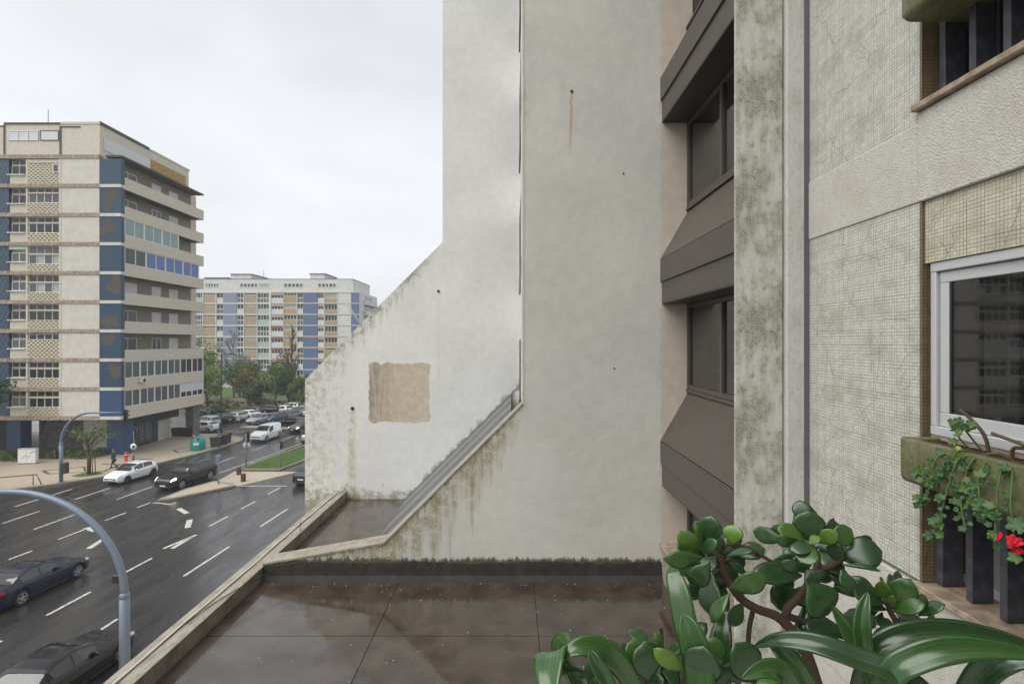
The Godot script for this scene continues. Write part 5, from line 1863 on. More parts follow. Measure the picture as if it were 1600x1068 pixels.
func furniture():
	# near mast over the carriageway
	var m1 = mast("thick blue grey mast arching over the road beyond the parapet", G(-13.25, 17.5, 0.13), Vector3(-1, 0, 0), 3.1, 6.65, 0.125, Vector2(3.9, 4.5))
	obj("sensor", cb(Vector3(-0.36, 3.55, -0.12), Vector3(-0.14, 3.85, 0.12), 0.03), M.signal_black, m1)
	signal_head(m1, Vector3(-7.6, 6.1, 0.25), 0.0)
	# mast on the far pavement
	var m2 = mast("slender blue grey signal mast arching over the far kerb beside the utility box", G(-37.9, 43.0, 0.13), Vector3(1, 0, 0.05).normalized(), 3.2, 5.85, 0.115, Vector2(2.7, 2.6))
	signal_head(m2, Vector3(5.45, 5.55, 0.0), PI * 0.5)
	signal_head(m2, Vector3(-0.28, 2.35, 0.0), -PI * 0.5, 2)
	obj("control_box", cb(Vector3(0.12, 0.75, -0.2), Vector3(0.52, 1.65, 0.2), 0.02), M.bin_dark, m2)
	# signs and signals on the islands
	var post = func(label, at, h, r):
		var o = thing("sign_post", label, "sign post", at, 0.0)
		obj("pole", tb([Vector3.ZERO, Vector3(0, h, 0)], r, 8), M.post_blue, o)
		return o
	var p1 = post.call("grey blue post with a small box sign on the splitter island", G(-24.25, 42.3, 0.158), 2.35, 0.05)
	obj("sign_box", cb(Vector3(-0.16, 1.85, -0.16), Vector3(0.16, 2.4, 0.16), 0.03), M.post_blue, p1)
	var p2 = post.call("tall post with the pale back of a round sign at the lawn's tip", G(-25.1, 48.3, 0.16), 3.1, 0.055)
	obj("sign_disc", tb([Vector3(0.0, 1.95, -0.07), Vector3(0, 1.95, -0.10)], 0.36, 22), M.sign_grey, p2)
	signal_head(p2, Vector3(0, 2.75, -0.15), PI)
	var p3 = post.call("thin dark post with a signal head on the lawn strip", G(-21.75, 48.1, 0.16), 2.15, 0.035)
	signal_head(p3, Vector3(0.08, 2.05, 0.0), PI * 0.6, 2)
	var p4 = post.call("signal post with round white sign by the hydrant", G(-37.9, 51.3, 0.13), 2.8, 0.05)
	signal_head(p4, Vector3(0.2, 2.6, 0.0), PI * 0.5)
	var sd = obj("sign_disc", tb([Vector3(0.0, 1.3, 0.07), Vector3(0, 1.3, 0.09)], 0.32, 22), M.white_paint, p4)
	obj("sign_symbol", cb(Vector3(-0.10, 1.16, 0.091), Vector3(0.12, 1.44, 0.10), 0.004), M.signal_black, sd)
	# hydrant
	var hy = thing("hydrant", "red fire hydrant with white band on the far pavement", "hydrant", G(-38.1, 50.5, 0.13))
	var s = ns(true)
	lathe(s, [Vector2(0.17, 0), Vector2(0.17, 0.05), Vector2(0.13, 0.07), Vector2(0.13, 0.72), Vector2(0.16, 0.75), Vector2(0.16, 0.82), Vector2(0.11, 0.92), Vector2(0.0, 0.97)], Vector3.ZERO, 14)
	obj("barrel", s, M.red_paint, hy)
	obj("band", tb([Vector3(0, 0.62, 0), Vector3(0, 0.70, 0)], 0.135, 14), M.white_paint, hy)
	for sg in [-1, 1]:
		obj("outlet", tb([Vector3(0.1 * sg, 0.5, 0), Vector3(0.22 * sg, 0.5, 0)], 0.06, 10), M.red_paint, hy)
	var rp = thing("red_bollard", "slim red bollard standing next to the hydrant", "bollard", G(-37.55, 50.7, 0.13))
	obj("shaft", tb([Vector3.ZERO, Vector3(0, 0.80, 0), Vector3(0, 0.85, 0)], [0.075, 0.075, 0.05], 10), M.red_paint, rp)
	obj("band", tb([Vector3(0, 0.60, 0), Vector3(0, 0.68, 0)], 0.079, 10), M.white_paint, rp)
	# utility box with scrawls
	var ub = thing("utility_box", "white utility box with blue scrawls before the hedge", "utility box", G(-46.9, 49.6, 0.13), 0.12)
	obj("cabinet", cb(Vector3(-0.78, 0.08, -0.2), Vector3(0.78, 1.45, 0.2), 0.015), M.white_paint, ub)
	obj("plinth", bx(Vector3(-0.74, 0, -0.17), Vector3(0.74, 0.079, 0.17)), M.grey_wall, ub)
	obj("cap", cb(Vector3(-0.81, 1.451, -0.23), Vector3(0.81, 1.49, 0.23), 0.01), M.sign_grey, ub)
	for q in [[-0.45, 0.55, [0.0, 0.12, 0.05, 0.25, 0.18, 0.38]], [0.30, 1.0, [0.0, 0.15, 0.04, 0.22, 0.30, 0.12]], [0.1, 0.62, [0.0, 0.08, 0.14, 0.1]]]:
		var pts = []
		for i in q[2].size():
			pts.append(Vector3(q[0] + 0.09 * i, q[1] + q[2][i], 0.204))
		obj("scrawl", tb(pts, 0.018, 5), M.blue_bright if q[0] != 0.1 else M.signal_black, ub)
	obj("door_seam", bx(Vector3(-0.006, 0.15, 0.2), Vector3(0.006, 1.4, 0.203)), M.grey_wall, ub)
	# guard rail
	var gr = thing("guard_rail", "low brown pedestrian rail on the far pavement corner", "railing", G(-42.5, 41.2, 0.13))
	var A = Vector3(-4.0, 0.85, 1.9)
	var C = Vector3(3.3, 0.85, -1.0)
	obj("top_rail", tb([A, Vector3(0, 0.85, 0.45), C, C + Vector3(0.3, -0.85, -0.1)], 0.045, 8), M.rail_brown, gr)
	for u in [0.05, 0.36, 0.68, 0.97]:
		var q = A.lerp(C, u)
		obj("rail_post", tb([Vector3(q.x, 0, q.z), q], 0.04, 8), M.post_blue, gr)
	# wooden bollards on the refuge
	for q in [[-22.9, 43.6, "wooden bollard nearer the splitter island's end"], [-24.5, 45.9, "wooden bollard nearer the lawn strip"]]:
		var w = thing("wooden_bollard", q[2], "bollard", G(q[0], q[1], 0.02), 0.0, "bollards on the refuge")
		obj("shaft", cb(Vector3(-0.16, 0, -0.16), Vector3(0.16, 0.62, 0.16), 0.04), M.wood_post, w)
		obj("cap", cb(Vector3(-0.15, 0.621, -0.15), Vector3(0.15, 0.66, 0.15), 0.018), M.wood_post, w)
	# recycling igloo
	var ig = thing("recycling_igloo", "green dome shaped glass recycling bank on the pavement edge", "recycling bin", G(-34.3, 55.9, 0.13), 0.3)
	s = ns(true)
	lathe(s, [Vector2(0.70, 0.03), Vector2(0.73, 0.10), Vector2(0.72, 0.75), Vector2(0.68, 1.0), Vector2(0.55, 1.25), Vector2(0.36, 1.40), Vector2(0.12, 1.46), Vector2(0, 1.46)], Vector3.ZERO, 24)
	obj("dome", s, M.green_plastic, ig)
	obj("label", bx(Vector3(-0.26, 0.62, 0.70), Vector3(0.26, 0.92, 0.735)), M.plate, ig)
	obj("hatch", tb([Vector3(0.12, 1.22, 0.50), Vector3(0.13, 1.24, 0.60)], 0.12, 12), M.signal_black, ig)
	obj("lifting_eye", tb([Vector3(-0.1, 1.45, 0), Vector3(0, 1.58, 0), Vector3(0.1, 1.45, 0)], 0.02, 6), M.signal_black, ig)
	var bins = [["green lidded wheeled bin next to the recycling igloo", -33.35, 57.6, M.bin_green], ["dark wheeled bin in the middle behind the igloo", -33.3, 58.9, M.bin_dark], ["dark red brown wheeled bin nearest the lamp post", -33.55, 60.1, M.bin_brown]]
	for q in bins:
		var w = thing("wheeled_bin", q[0], "bin", G(q[1], q[2], 0.13), 0.4, "bins behind the igloo")
		var t = ns()
		prism(t, V2([[-0.45, 0.12], [0.45, 0.12], [0.55, 1.05], [-0.55, 1.05]]), -0.38, 0.38)
		obj("tub", t, M.bin_dark if q[3] != M.bin_brown else q[3], w)
		obj("lid", cb(Vector3(-0.58, 1.051, -0.42), Vector3(0.58, 1.15, 0.42), 0.03), q[3], w)
		for sg in [-1, 1]:
			obj("wheel", tb([Vector3(0.36 * sg, 0.1, -0.30), Vector3(0.44 * sg, 0.1, -0.30)], 0.1, 12), M.tyre, w)
			obj("wheel", tb([Vector3(0.36 * sg, 0.1, 0.30), Vector3(0.44 * sg, 0.1, 0.30)], 0.1, 12), M.tyre, w)
	# lamp post by the side street
	var lp = thing("lamp_post", "tall dark street lamp post at the side street corner", "lamp post", G(-35.9, 63.2, 0.13))
	obj("pole", tb([Vector3.ZERO, Vector3(0, 1.2, 0), Vector3(0, 1.3, 0), Vector3(0, 10.2, 0)], [0.15, 0.15, 0.11, 0.075], 10), M.post_dark, lp)
	obj("bracket", tb([Vector3(-1.0, 10.3, 0), Vector3(0, 10.2, 0), Vector3(1.3, 10.35, 0)], 0.05, 6), M.post_dark, lp)
	for sg in [-1, 1]:
		obj("lantern", cb(Vector3(sg * 1.2 - 0.35, 10.22, -0.14), Vector3(sg * 1.2 + 0.35, 10.36, 0.14), 0.04), M.post_dark, lp)
	# square sign beside the parking row
	var q4 = post.call("square white pictogram sign at the edge of the parking row", G(-44.2, 74.4, 0.0), 2.2, 0.04)
	var pl = obj("sign_plate", cb(Vector3(-0.35, 1.7, 0.04), Vector3(0.35, 2.4, 0.07), 0.008), M.sign_grey, q4)
	obj("sign_symbol", bx(Vector3(-0.18, 1.86, 0.071), Vector3(0.18, 2.22, 0.075)), M.bin_dark, pl)
	# pole with two small plates before the lot
	var q5 = post.call("thin post with white plate at the mouth of the lot", G(-38.0, 71.0, 0.0), 2.6, 0.04)
	obj("sign_plate", cb(Vector3(-0.25, 1.0, 0.04), Vector3(0.25, 1.7, 0.06), 0.006), M.white_paint, q5)
	var cone = thing("red_marker", "small red cone shaped marker by the block's end pillar", "marker", G(-38.6, 62.0, 0.13))
	s = ns(true)
	lathe(s, [Vector2(0.30, 0.0), Vector2(0.30, 0.04), Vector2(0.22, 0.05), Vector2(0.05, 0.72), Vector2(0, 0.74)], Vector3.ZERO, 12)
	obj("cone", s, M.red_paint, cone)
	obj("collar", tb([Vector3(0, 0.38, 0), Vector3(0, 0.50, 0)], [0.148, 0.118], 12), M.white_paint, cone)
	person(G(-37.3, 47.9, 0.13), PI * 0.62)

const JADE := [
	[0.285, -0.319, 0.789, 0.253, -0.285, 0.764, 0.022, 20, 0.95], [0.289, -0.321, 0.796, 0.281, -0.276, 0.772, 0.011, 55, 0.8], [0.311, -0.313, 0.803, 0.306, -0.271, 0.79, 0.027, 15, 0.35],
	[0.361, -0.331, 0.837, 0.363, -0.3, 0.84, 0.024, 12, 0.9], [0.292, -0.333, 0.811, 0.257, -0.316, 0.79, 0.017, 35, 0.45], [0.29, -0.328, 0.781, 0.229, -0.326, 0.763, 0.02, 25, 0.6],
	[0.294, -0.326, 0.787, 0.301, -0.295, 0.761, 0.015, 30, 0.4], [0.293, -0.326, 0.759, 0.268, -0.367, 0.768, 0.024, 15, 0.2], [0.336, -0.339, 0.833, 0.337, -0.317, 0.837, 0.016, 20, 0.1],
	[0.319, -0.369, 0.812, 0.303, -0.421, 0.79, 0.031, 35, 0.1], [0.328, -0.379, 0.772, 0.297, -0.42, 0.769, 0.017, 30, 0.55], [0.342, -0.361, 0.829, 0.343, -0.405, 0.835, 0.029, 15, 0.05],
	[0.334, -0.378, 0.785, 0.377, -0.35, 0.759, 0.025, 25, 0.6], [0.34, -0.346, 0.804, 0.37, -0.364, 0.802, 0.013, 40, 0.1], [0.361, -0.408, 0.8, 0.332, -0.43, 0.778, 0.018, 25, 0.1],
	[0.334, -0.335, 0.799, 0.362, -0.312, 0.773, 0.011, 50, 0.35], [0.334, -0.34, 0.817, 0.32, -0.323, 0.824, 0.017, 30, 0.15], [0.319, -0.335, 0.802, 0.294, -0.349, 0.785, 0.019, 25, 0.1],
	[0.353, -0.374, 0.846, 0.368, -0.395, 0.84, 0.022, 30, 0.05], [0.343, -0.388, 0.845, 0.338, -0.43, 0.851, 0.027, 20, 0.05], [0.47, -0.314, 0.81, 0.462, -0.266, 0.798, 0.035, 15, 0.45],
	[0.46, -0.311, 0.804, 0.415, -0.288, 0.792, 0.021, 25, 0.75], [0.442, -0.309, 0.786, 0.399, -0.296, 0.769, 0.017, 40, 0.55], [0.483, -0.318, 0.813, 0.497, -0.292, 0.784, 0.02, 25, 0.9],
	[0.497, -0.315, 0.802, 0.532, -0.292, 0.798, 0.024, 20, 0.5], [0.454, -0.308, 0.771, 0.417, -0.308, 0.764, 0.019, 35, 0.4], [0.454, -0.309, 0.769, 0.425, -0.322, 0.753, 0.026, 25, 0.65],
	[0.522, -0.336, 0.81, 0.571, -0.321, 0.788, 0.035, 10, 0.08], [0.515, -0.347, 0.797, 0.559, -0.342, 0.775, 0.011, 65, 0.4], [0.455, -0.367, 0.805, 0.372, -0.355, 0.787, 0.027, 25, 0.08],
	[0.459, -0.342, 0.784, 0.412, -0.343, 0.786, 0.017, 35, 0.4], [0.442, -0.358, 0.763, 0.472, -0.405, 0.756, 0.042, 20, 0.35], [0.479, -0.423, 0.796, 0.473, -0.448, 0.77, 0.039, 20, 0.02],
	[0.503, -0.348, 0.782, 0.506, -0.371, 0.762, 0.018, 30, 0.25], [0.465, -0.408, 0.841, 0.425, -0.425, 0.836, 0.036, 30, 0.02], [0.497, -0.323, 0.809, 0.516, -0.331, 0.793, 0.022, 30, 0.08],
	[0.563, -0.322, 0.817, 0.557, -0.305, 0.806, 0.014, 20, 0.3], [0.449, -0.305, 0.772, 0.462, -0.291, 0.771, 0.013, 40, 0.85], [0.532, -0.344, 0.846, 0.518, -0.368, 0.856, 0.027, 30, 0.03],
	[0.46, -0.378, 0.839, 0.436, -0.409, 0.85, 0.029, 30, 0.04], [0.462, -0.356, 0.801, 0.472, -0.368, 0.783, 0.028, 25, 0.03], [0.522, -0.404, 0.839, 0.565, -0.413, 0.841, 0.015, 50, 0.1],
	[0.52, -0.393, 0.826, 0.557, -0.384, 0.836, 0.014, 45, 0.25], [0.502, -0.407, 0.845, 0.465, -0.431, 0.849, 0.027, 35, 0.02], [0.616, -0.427, 0.832, 0.632, -0.378, 0.81, 0.029, 15, 0.6],
	[0.615, -0.426, 0.838, 0.588, -0.384, 0.813, 0.019, 20, 0.9], [0.606, -0.426, 0.835, 0.562, -0.402, 0.846, 0.028, 25, 0.4], [0.613, -0.433, 0.823, 0.639, -0.404, 0.794, 0.021, 30, 0.5],
	[0.653, -0.439, 0.822, 0.673, -0.407, 0.799, 0.017, 40, 0.45], [0.622, -0.445, 0.851, 0.578, -0.426, 0.837, 0.015, 40, 0.25], [0.657, -0.436, 0.832, 0.647, -0.4, 0.806, 0.016, 30, 0.5],
	[0.633, -0.445, 0.859, 0.619, -0.42, 0.847, 0.012, 30, 1], [0.617, -0.428, 0.828, 0.594, -0.4, 0.801, 0.01, 30, 1], [0.596, -0.455, 0.842, 0.61, -0.456, 0.819, 0.017, 40, 0.05],
	[0.602, -0.454, 0.867, 0.56, -0.458, 0.843, 0.023, 30, 0.1], [0.584, -0.458, 0.822, 0.561, -0.436, 0.812, 0.017, 30, 0.35], [0.556, -0.462, 0.83, 0.559, -0.44, 0.842, 0.022, 25, 0.2],
	[0.638, -0.456, 0.845, 0.68, -0.46, 0.837, 0.02, 35, 0.05], [0.691, -0.459, 0.851, 0.692, -0.45, 0.838, 0.009, 30, 0.4], [0.782, -0.499, 0.88, 0.794, -0.486, 0.87, 0.018, 20, 0.35],
	[0.512, -0.479, 0.85, 0.468, -0.466, 0.837, 0.029, 30, 0.3], [0.64, -0.48, 0.851, 0.597, -0.479, 0.839, 0.02, 40, 0.1], [0.179, -0.465, 0.73, 0.176, -0.428, 0.737, 0.024, 20, 0.5],
	[0.193, -0.48, 0.723, 0.184, -0.424, 0.714, 0.031, 15, 0.2], [0.233, -0.442, 0.691, 0.189, -0.407, 0.672, 0.018, 25, 0.95], [0.256, -0.462, 0.69, 0.248, -0.402, 0.668, 0.037, 10, 0.05],
	[0.292, -0.466, 0.729, 0.29, -0.424, 0.736, 0.024, 20, 0.5], [0.345, -0.482, 0.726, 0.309, -0.416, 0.698, 0.037, 20, 0.25], [0.136, -0.47, 0.727, 0.145, -0.422, 0.721, 0.017, 35, 0.5],
	[0.183, -0.499, 0.76, 0.149, -0.459, 0.747, 0.022, 25, 0.45], [0.135, -0.504, 0.756, 0.105, -0.479, 0.754, 0.017, 30, 0.3], [0.08, -0.477, 0.752, 0.111, -0.496, 0.753, 0.01, 40, 0.4],
	[0.215, -0.441, 0.74, 0.203, -0.409, 0.714, 0.012, 25, 0.8], [0.23, -0.441, 0.728, 0.232, -0.431, 0.735, 0.011, 20, 0.35], [0.35, -0.493, 0.736, 0.393, -0.483, 0.745, 0.016, 30, 0.85],
	[0.305, -0.491, 0.733, 0.299, -0.465, 0.731, 0.024, 25, 0.1], [0.218, -0.476, 0.742, 0.245, -0.49, 0.739, 0.021, 30, 0.1], [0.24, -0.5, 0.753, 0.216, -0.476, 0.745, 0.021, 25, 0.15],
	[0.271, -0.511, 0.766, 0.249, -0.491, 0.765, 0.019, 30, 0.2], [0.157, -0.496, 0.741, 0.18, -0.488, 0.749, 0.021, 30, 0.2], [0.199, -0.513, 0.758, 0.213, -0.481, 0.731, 0.021, 25, 0.15],
	[0.346, -0.522, 0.779, 0.335, -0.494, 0.789, 0.027, 25, 0.1], [0.117, -0.507, 0.747, 0.13, -0.472, 0.719, 0.019, 30, 0.3]]
const JADE_STEMS := [
	[[0.009, 0.005], [0.49, -0.564, 0.81], [0.467, -0.493, 0.81], [0.444, -0.458, 0.81], [0.42, -0.434, 0.81], [0.385, -0.421, 0.81], [0.359, -0.402, 0.81], [0.338, -0.369, 0.81], [0.327, -0.341, 0.81], [0.31, -0.329, 0.81]],
	[[0.007, 0.004], [0.437, -0.45, 0.82], [0.442, -0.426, 0.82], [0.463, -0.405, 0.82], [0.487, -0.364, 0.82], [0.489, -0.341, 0.82], [0.478, -0.324, 0.82]],
	[[0.006, 0.005], [0.455, -0.451, 0.84], [0.479, -0.458, 0.84], [0.513, -0.473, 0.84], [0.557, -0.487, 0.84]],
	[[0.004, 0.004], [0.392, -0.431, 0.83], [0.385, -0.462, 0.83], [0.383, -0.496, 0.83]],
	[[0.005, 0.003], [0.494, -0.364, 0.82], [0.515, -0.357, 0.82], [0.534, -0.345, 0.82]],
	[[0.003, 0.003], [0.339, -0.349, 0.84], [0.348, -0.337, 0.84], [0.356, -0.332, 0.84], [0.368, -0.334, 0.84], [0.392, -0.339, 0.84], [0.431, -0.364, 0.84]],
	[[0.006, 0.004], [0.621, -0.576, 0.85], [0.641, -0.505, 0.85], [0.639, -0.468, 0.85], [0.627, -0.445, 0.85], [0.626, -0.43, 0.85]],
	[[0.006, 0.004], [0.2, -0.547, 0.76], [0.2, -0.507, 0.76], [0.2, -0.483, 0.76]],
	[[0.006, 0.004], [0.266, -0.547, 0.76], [0.259, -0.507, 0.76], [0.257, -0.483, 0.76]],
	[[0.006, 0.004], [0.361, -0.547, 0.76], [0.361, -0.509, 0.76]]]
const STRAPS := [
	[[0.026, 0.15, 0.35], [0.542, -0.462, 0.62], [0.499, -0.425, 0.644], [0.455, -0.414, 0.668], [0.407, -0.407, 0.692], [0.371, -0.417, 0.716], [0.35, -0.44, 0.74]],
	[[0.031, 0.12, 0.35], [0.49, -0.561, 0.74], [0.509, -0.468, 0.733], [0.531, -0.428, 0.727], [0.576, -0.409, 0.72], [0.633, -0.405, 0.713], [0.707, -0.42, 0.707], [0.77, -0.451, 0.7]],
	[[0.031, 0.45, 0.35], [0.454, -0.508, 0.66], [0.481, -0.427, 0.652], [0.507, -0.399, 0.644], [0.549, -0.382, 0.636], [0.597, -0.378, 0.628], [0.651, -0.384, 0.62]],
	[[0.021, 0.45, 0.6], [0.5, -0.486, 0.7], [0.486, -0.42, 0.707], [0.489, -0.38, 0.713], [0.501, -0.352, 0.72]],
	[[0.027, 0.5, 0.35], [0.558, -0.536, 0.72], [0.522, -0.482, 0.733], [0.499, -0.435, 0.747], [0.475, -0.39, 0.76]],
	[[0.032, 0.55, 0.12], [0.254, -0.513, 0.7], [0.259, -0.455, 0.72], [0.253, -0.417, 0.74], [0.249, -0.376, 0.76], [0.246, -0.352, 0.78], [0.25, -0.348, 0.8]],
	[[0.037, 0.5, 0.2], [0.247, -0.482, 0.67], [0.248, -0.43, 0.68], [0.241, -0.393, 0.69], [0.234, -0.373, 0.7]],
	[[0.051, 0.6, 0.2], [0.128, -0.59, 0.82], [0.098, -0.506, 0.784], [0.073, -0.454, 0.748], [0.055, -0.433, 0.712], [0.049, -0.444, 0.676], [0.046, -0.477, 0.64]],
	[[0.029, 0.55, 0.25], [0.189, -0.527, 0.72], [0.161, -0.466, 0.716], [0.135, -0.434, 0.712], [0.108, -0.421, 0.708], [0.084, -0.422, 0.704], [0.068, -0.434, 0.7]],
	[[0.02, 0.25, 0.5], [0.144, -0.492, 0.66], [0.125, -0.443, 0.667], [0.111, -0.422, 0.673], [0.103, -0.409, 0.68]],
	[[0.026, 0.4, 0.35], [0.429, -0.513, 0.7], [0.401, -0.46, 0.713], [0.382, -0.437, 0.727], [0.37, -0.431, 0.74]],
	[[0.026, 0.3, 0.35], [0.39, -0.576, 0.8], [0.423, -0.536, 0.815], [0.457, -0.504, 0.83], [0.488, -0.45, 0.845], [0.503, -0.415, 0.86]],
	[[0.031, 0.1, 0.35], [0.612, -0.554, 0.72], [0.639, -0.46, 0.7], [0.663, -0.422, 0.68], [0.693, -0.417, 0.66]],
	[[0.023, 0.45, 0.35], [0.356, -0.462, 0.62], [0.33, -0.403, 0.613], [0.303, -0.388, 0.607], [0.27, -0.394, 0.6]],
	[[0.034, 0.3, 0.15], [0.33, -0.596, 0.8], [0.33, -0.514, 0.813], [0.339, -0.471, 0.827], [0.351, -0.445, 0.84]]]

# ---------- trees and shrubs ----------
func leaf_cloud(s: SurfaceTool, r: RandomNumberGenerator, c: Vector3, rad: Vector3, n, size, c0: Color, c1: Color):
	var shift = r.randf()
	for i in n:
		var d = Vector3(r.randfn(), r.randfn(), r.randfn()).normalized() * pow(r.randf(), 0.42)
		var p = c + d * rad
		var u = Vector3(r.randfn(), r.randfn() * 0.6, r.randfn()).normalized() * size * r.randf_range(0.6, 1.3)
		var v = u.cross(Vector3(r.randfn(), r.randfn(), r.randfn())).normalized() * size * r.randf_range(0.3, 0.6)
		var nrm = u.cross(v).normalized() * size * 0.12
		var k = clampf(0.55 * shift + 0.45 * r.randf() + r.randfn() * 0.06, 0.0, 1.0)
		s.set_color(c0.lerp(c1, k))
		tri(s, p - u, p + v + nrm, p + u)
		tri(s, p - u, p + u, p - v + nrm)

func tree(called, label, at: Vector3, h, rad: Vector3, low, c0: Color, c1: Color, n, size, sd, group = "", clumps = 18, bark = "bark"):
	var r := RandomNumberGenerator.new()
	r.seed = sd
	var o = thing(called, label, "tree", at, 0.0, group)
	var mid = Vector3(0, (h + low) * 0.5, 0)
	var tr = ns(true)
	var tw = 0.022 * h
	var top = Vector3(r.randf_range(-0.3, 0.3), h * 0.75, r.randf_range(-0.3, 0.3))
	tube(tr, [Vector3.ZERO, Vector3(0.03, low * 0.6, 0.02), Vector3(top.x * 0.5, lerpf(low, h, 0.3), top.z * 0.5), top], [tw * 1.3, tw, tw * 0.75, tw * 0.2], 8)
	var s = ns()
	var limbs = []
	for i in clumps:
		var d = Vector3(r.randfn(), r.randfn(), r.randfn()).normalized() * pow(r.randf(), 0.35)
		var c = mid + d * Vector3(rad.x * 0.78, (h - low) * 0.40, rad.z * 0.78)
		limbs.append(c)
		var cr = Vector3(rad.x, (h - low) * 0.5, rad.z) * r.randf_range(0.26, 0.44)
		leaf_cloud(s, r, c, cr, int(n / clumps), size, c0, c1)
	for c in limbs:
		var a = Vector3(top.x * 0.4, clampf(c.y - rad.x * 0.5, low * 0.7, h * 0.6), top.z * 0.4)
		tube(tr, [a, a.lerp(c, 0.5) + Vector3(0, 0.15, 0), c], [tw * 0.45, tw * 0.28, tw * 0.08], 5, false)
	obj("trunk", tr, M[bark], o)
	obj("crown", s, M.leaf, o)
	return o

func bare_tree(label, at: Vector3, h, spread, sd, bark, upright = 0.4):
	var r := RandomNumberGenerator.new()
	r.seed = sd
	var o = thing("bare_tree", label, "tree", at)
	var tr = ns(true)
	var tw = ns(true)
	tube(tr, [Vector3.ZERO, Vector3(0.05, h * 0.25, 0), Vector3(0.0, h * 0.6, 0.05), Vector3(0.1, h, 0)], [h * 0.018, h * 0.014, h * 0.008, h * 0.002], 7)
	var grow = func(me: Callable, p: Vector3, d: Vector3, l: float, w: float, depth: int):
		var q = p + d * l * 0.5 + Vector3(r.randfn(), r.randfn(), r.randfn()) * l * 0.05
		var e = p + d * l
		tube(tw, [p, q, e], [w, w * 0.75, w * 0.45], 4, false)
		if depth == 0:
			return
		for i in (4 if depth > 1 else 5):
			var nd = (d + Vector3(r.randfn(), absf(r.randfn()) * 0.5 + upright, r.randfn()) * 0.55).normalized()
			me.call(me, p.lerp(e, r.randf_range(0.35, 1.0)), nd, l * r.randf_range(0.4, 0.6), w * 0.5, depth - 1)
	for i in 16:
		var y = h * lerpf(0.22, 0.9, i / 15.0)
		var a = r.randf() * TAU
		var d = Vector3(cos(a), upright + 0.3 + 0.6 * i / 15.0, sin(a)).normalized()
		grow.call(grow, Vector3(0, y, 0), d, spread * (1.1 - 0.75 * i / 15.0), h * 0.0085, 3)
	obj("trunk", tr, M[bark], o)
	obj("crown", tw, M[bark], o)

func hedge(label, boxes, n, size, c0, c1, sd):
	var r := RandomNumberGenerator.new()
	r.seed = sd
	var s = ns()
	for b in boxes:
		for i in int(n * b[3] * b[4] / 4.0):
			var c = Vector3(b[0] + r.randf_range(-0.5, 0.5) * b[3], b[1], -b[2] + r.randf_range(-0.5, 0.5) * b[4])
			leaf_cloud(s, r, c + Vector3(0, r.randf_range(0.1, 1.0) * b[5], 0), Vector3(0.25, 0.22, 0.25), 12, size, c0, c1)
	var o = obj("hedge", s, M.leaf)
	tag(o, label, "hedge")

func grass_blades():
	var r := RandomNumberGenerator.new()
	r.seed = 8
	var s = ns()
	var poly := PackedVector2Array([Vector2(-25.2, 47.6), Vector2(-21.7, 47.6), Vector2(-19.5, 58.0), Vector2(-17.9, 69.6), Vector2(-21.7, 69.6), Vector2(-23.6, 58.5)])
	var n = 0
	while n < 9000:
		var p = Vector2(r.randf_range(-25.3, -17.5), r.randf_range(47.5, 69.7))
		if not Geometry2D.is_point_in_polygon(p, poly):
			continue
		n += 1
		var b = Vector3(p.x, 0.158, -p.y)
		var e = Vector3(r.randfn() * 0.03, r.randf_range(0.05, 0.11), r.randfn() * 0.03)
		var w = Vector3(0.018, 0, 0).rotated(Vector3.UP, r.randf() * TAU)
		s.set_color(Color(0.05, 0.115, 0.015).lerp(Color(0.11, 0.20, 0.03), r.randf()))
		tri(s, b - w, b + w, b + e)
	tag(obj("grass", s, M.leaf), "short mown grass on the median strip", "grass", "", "stuff")

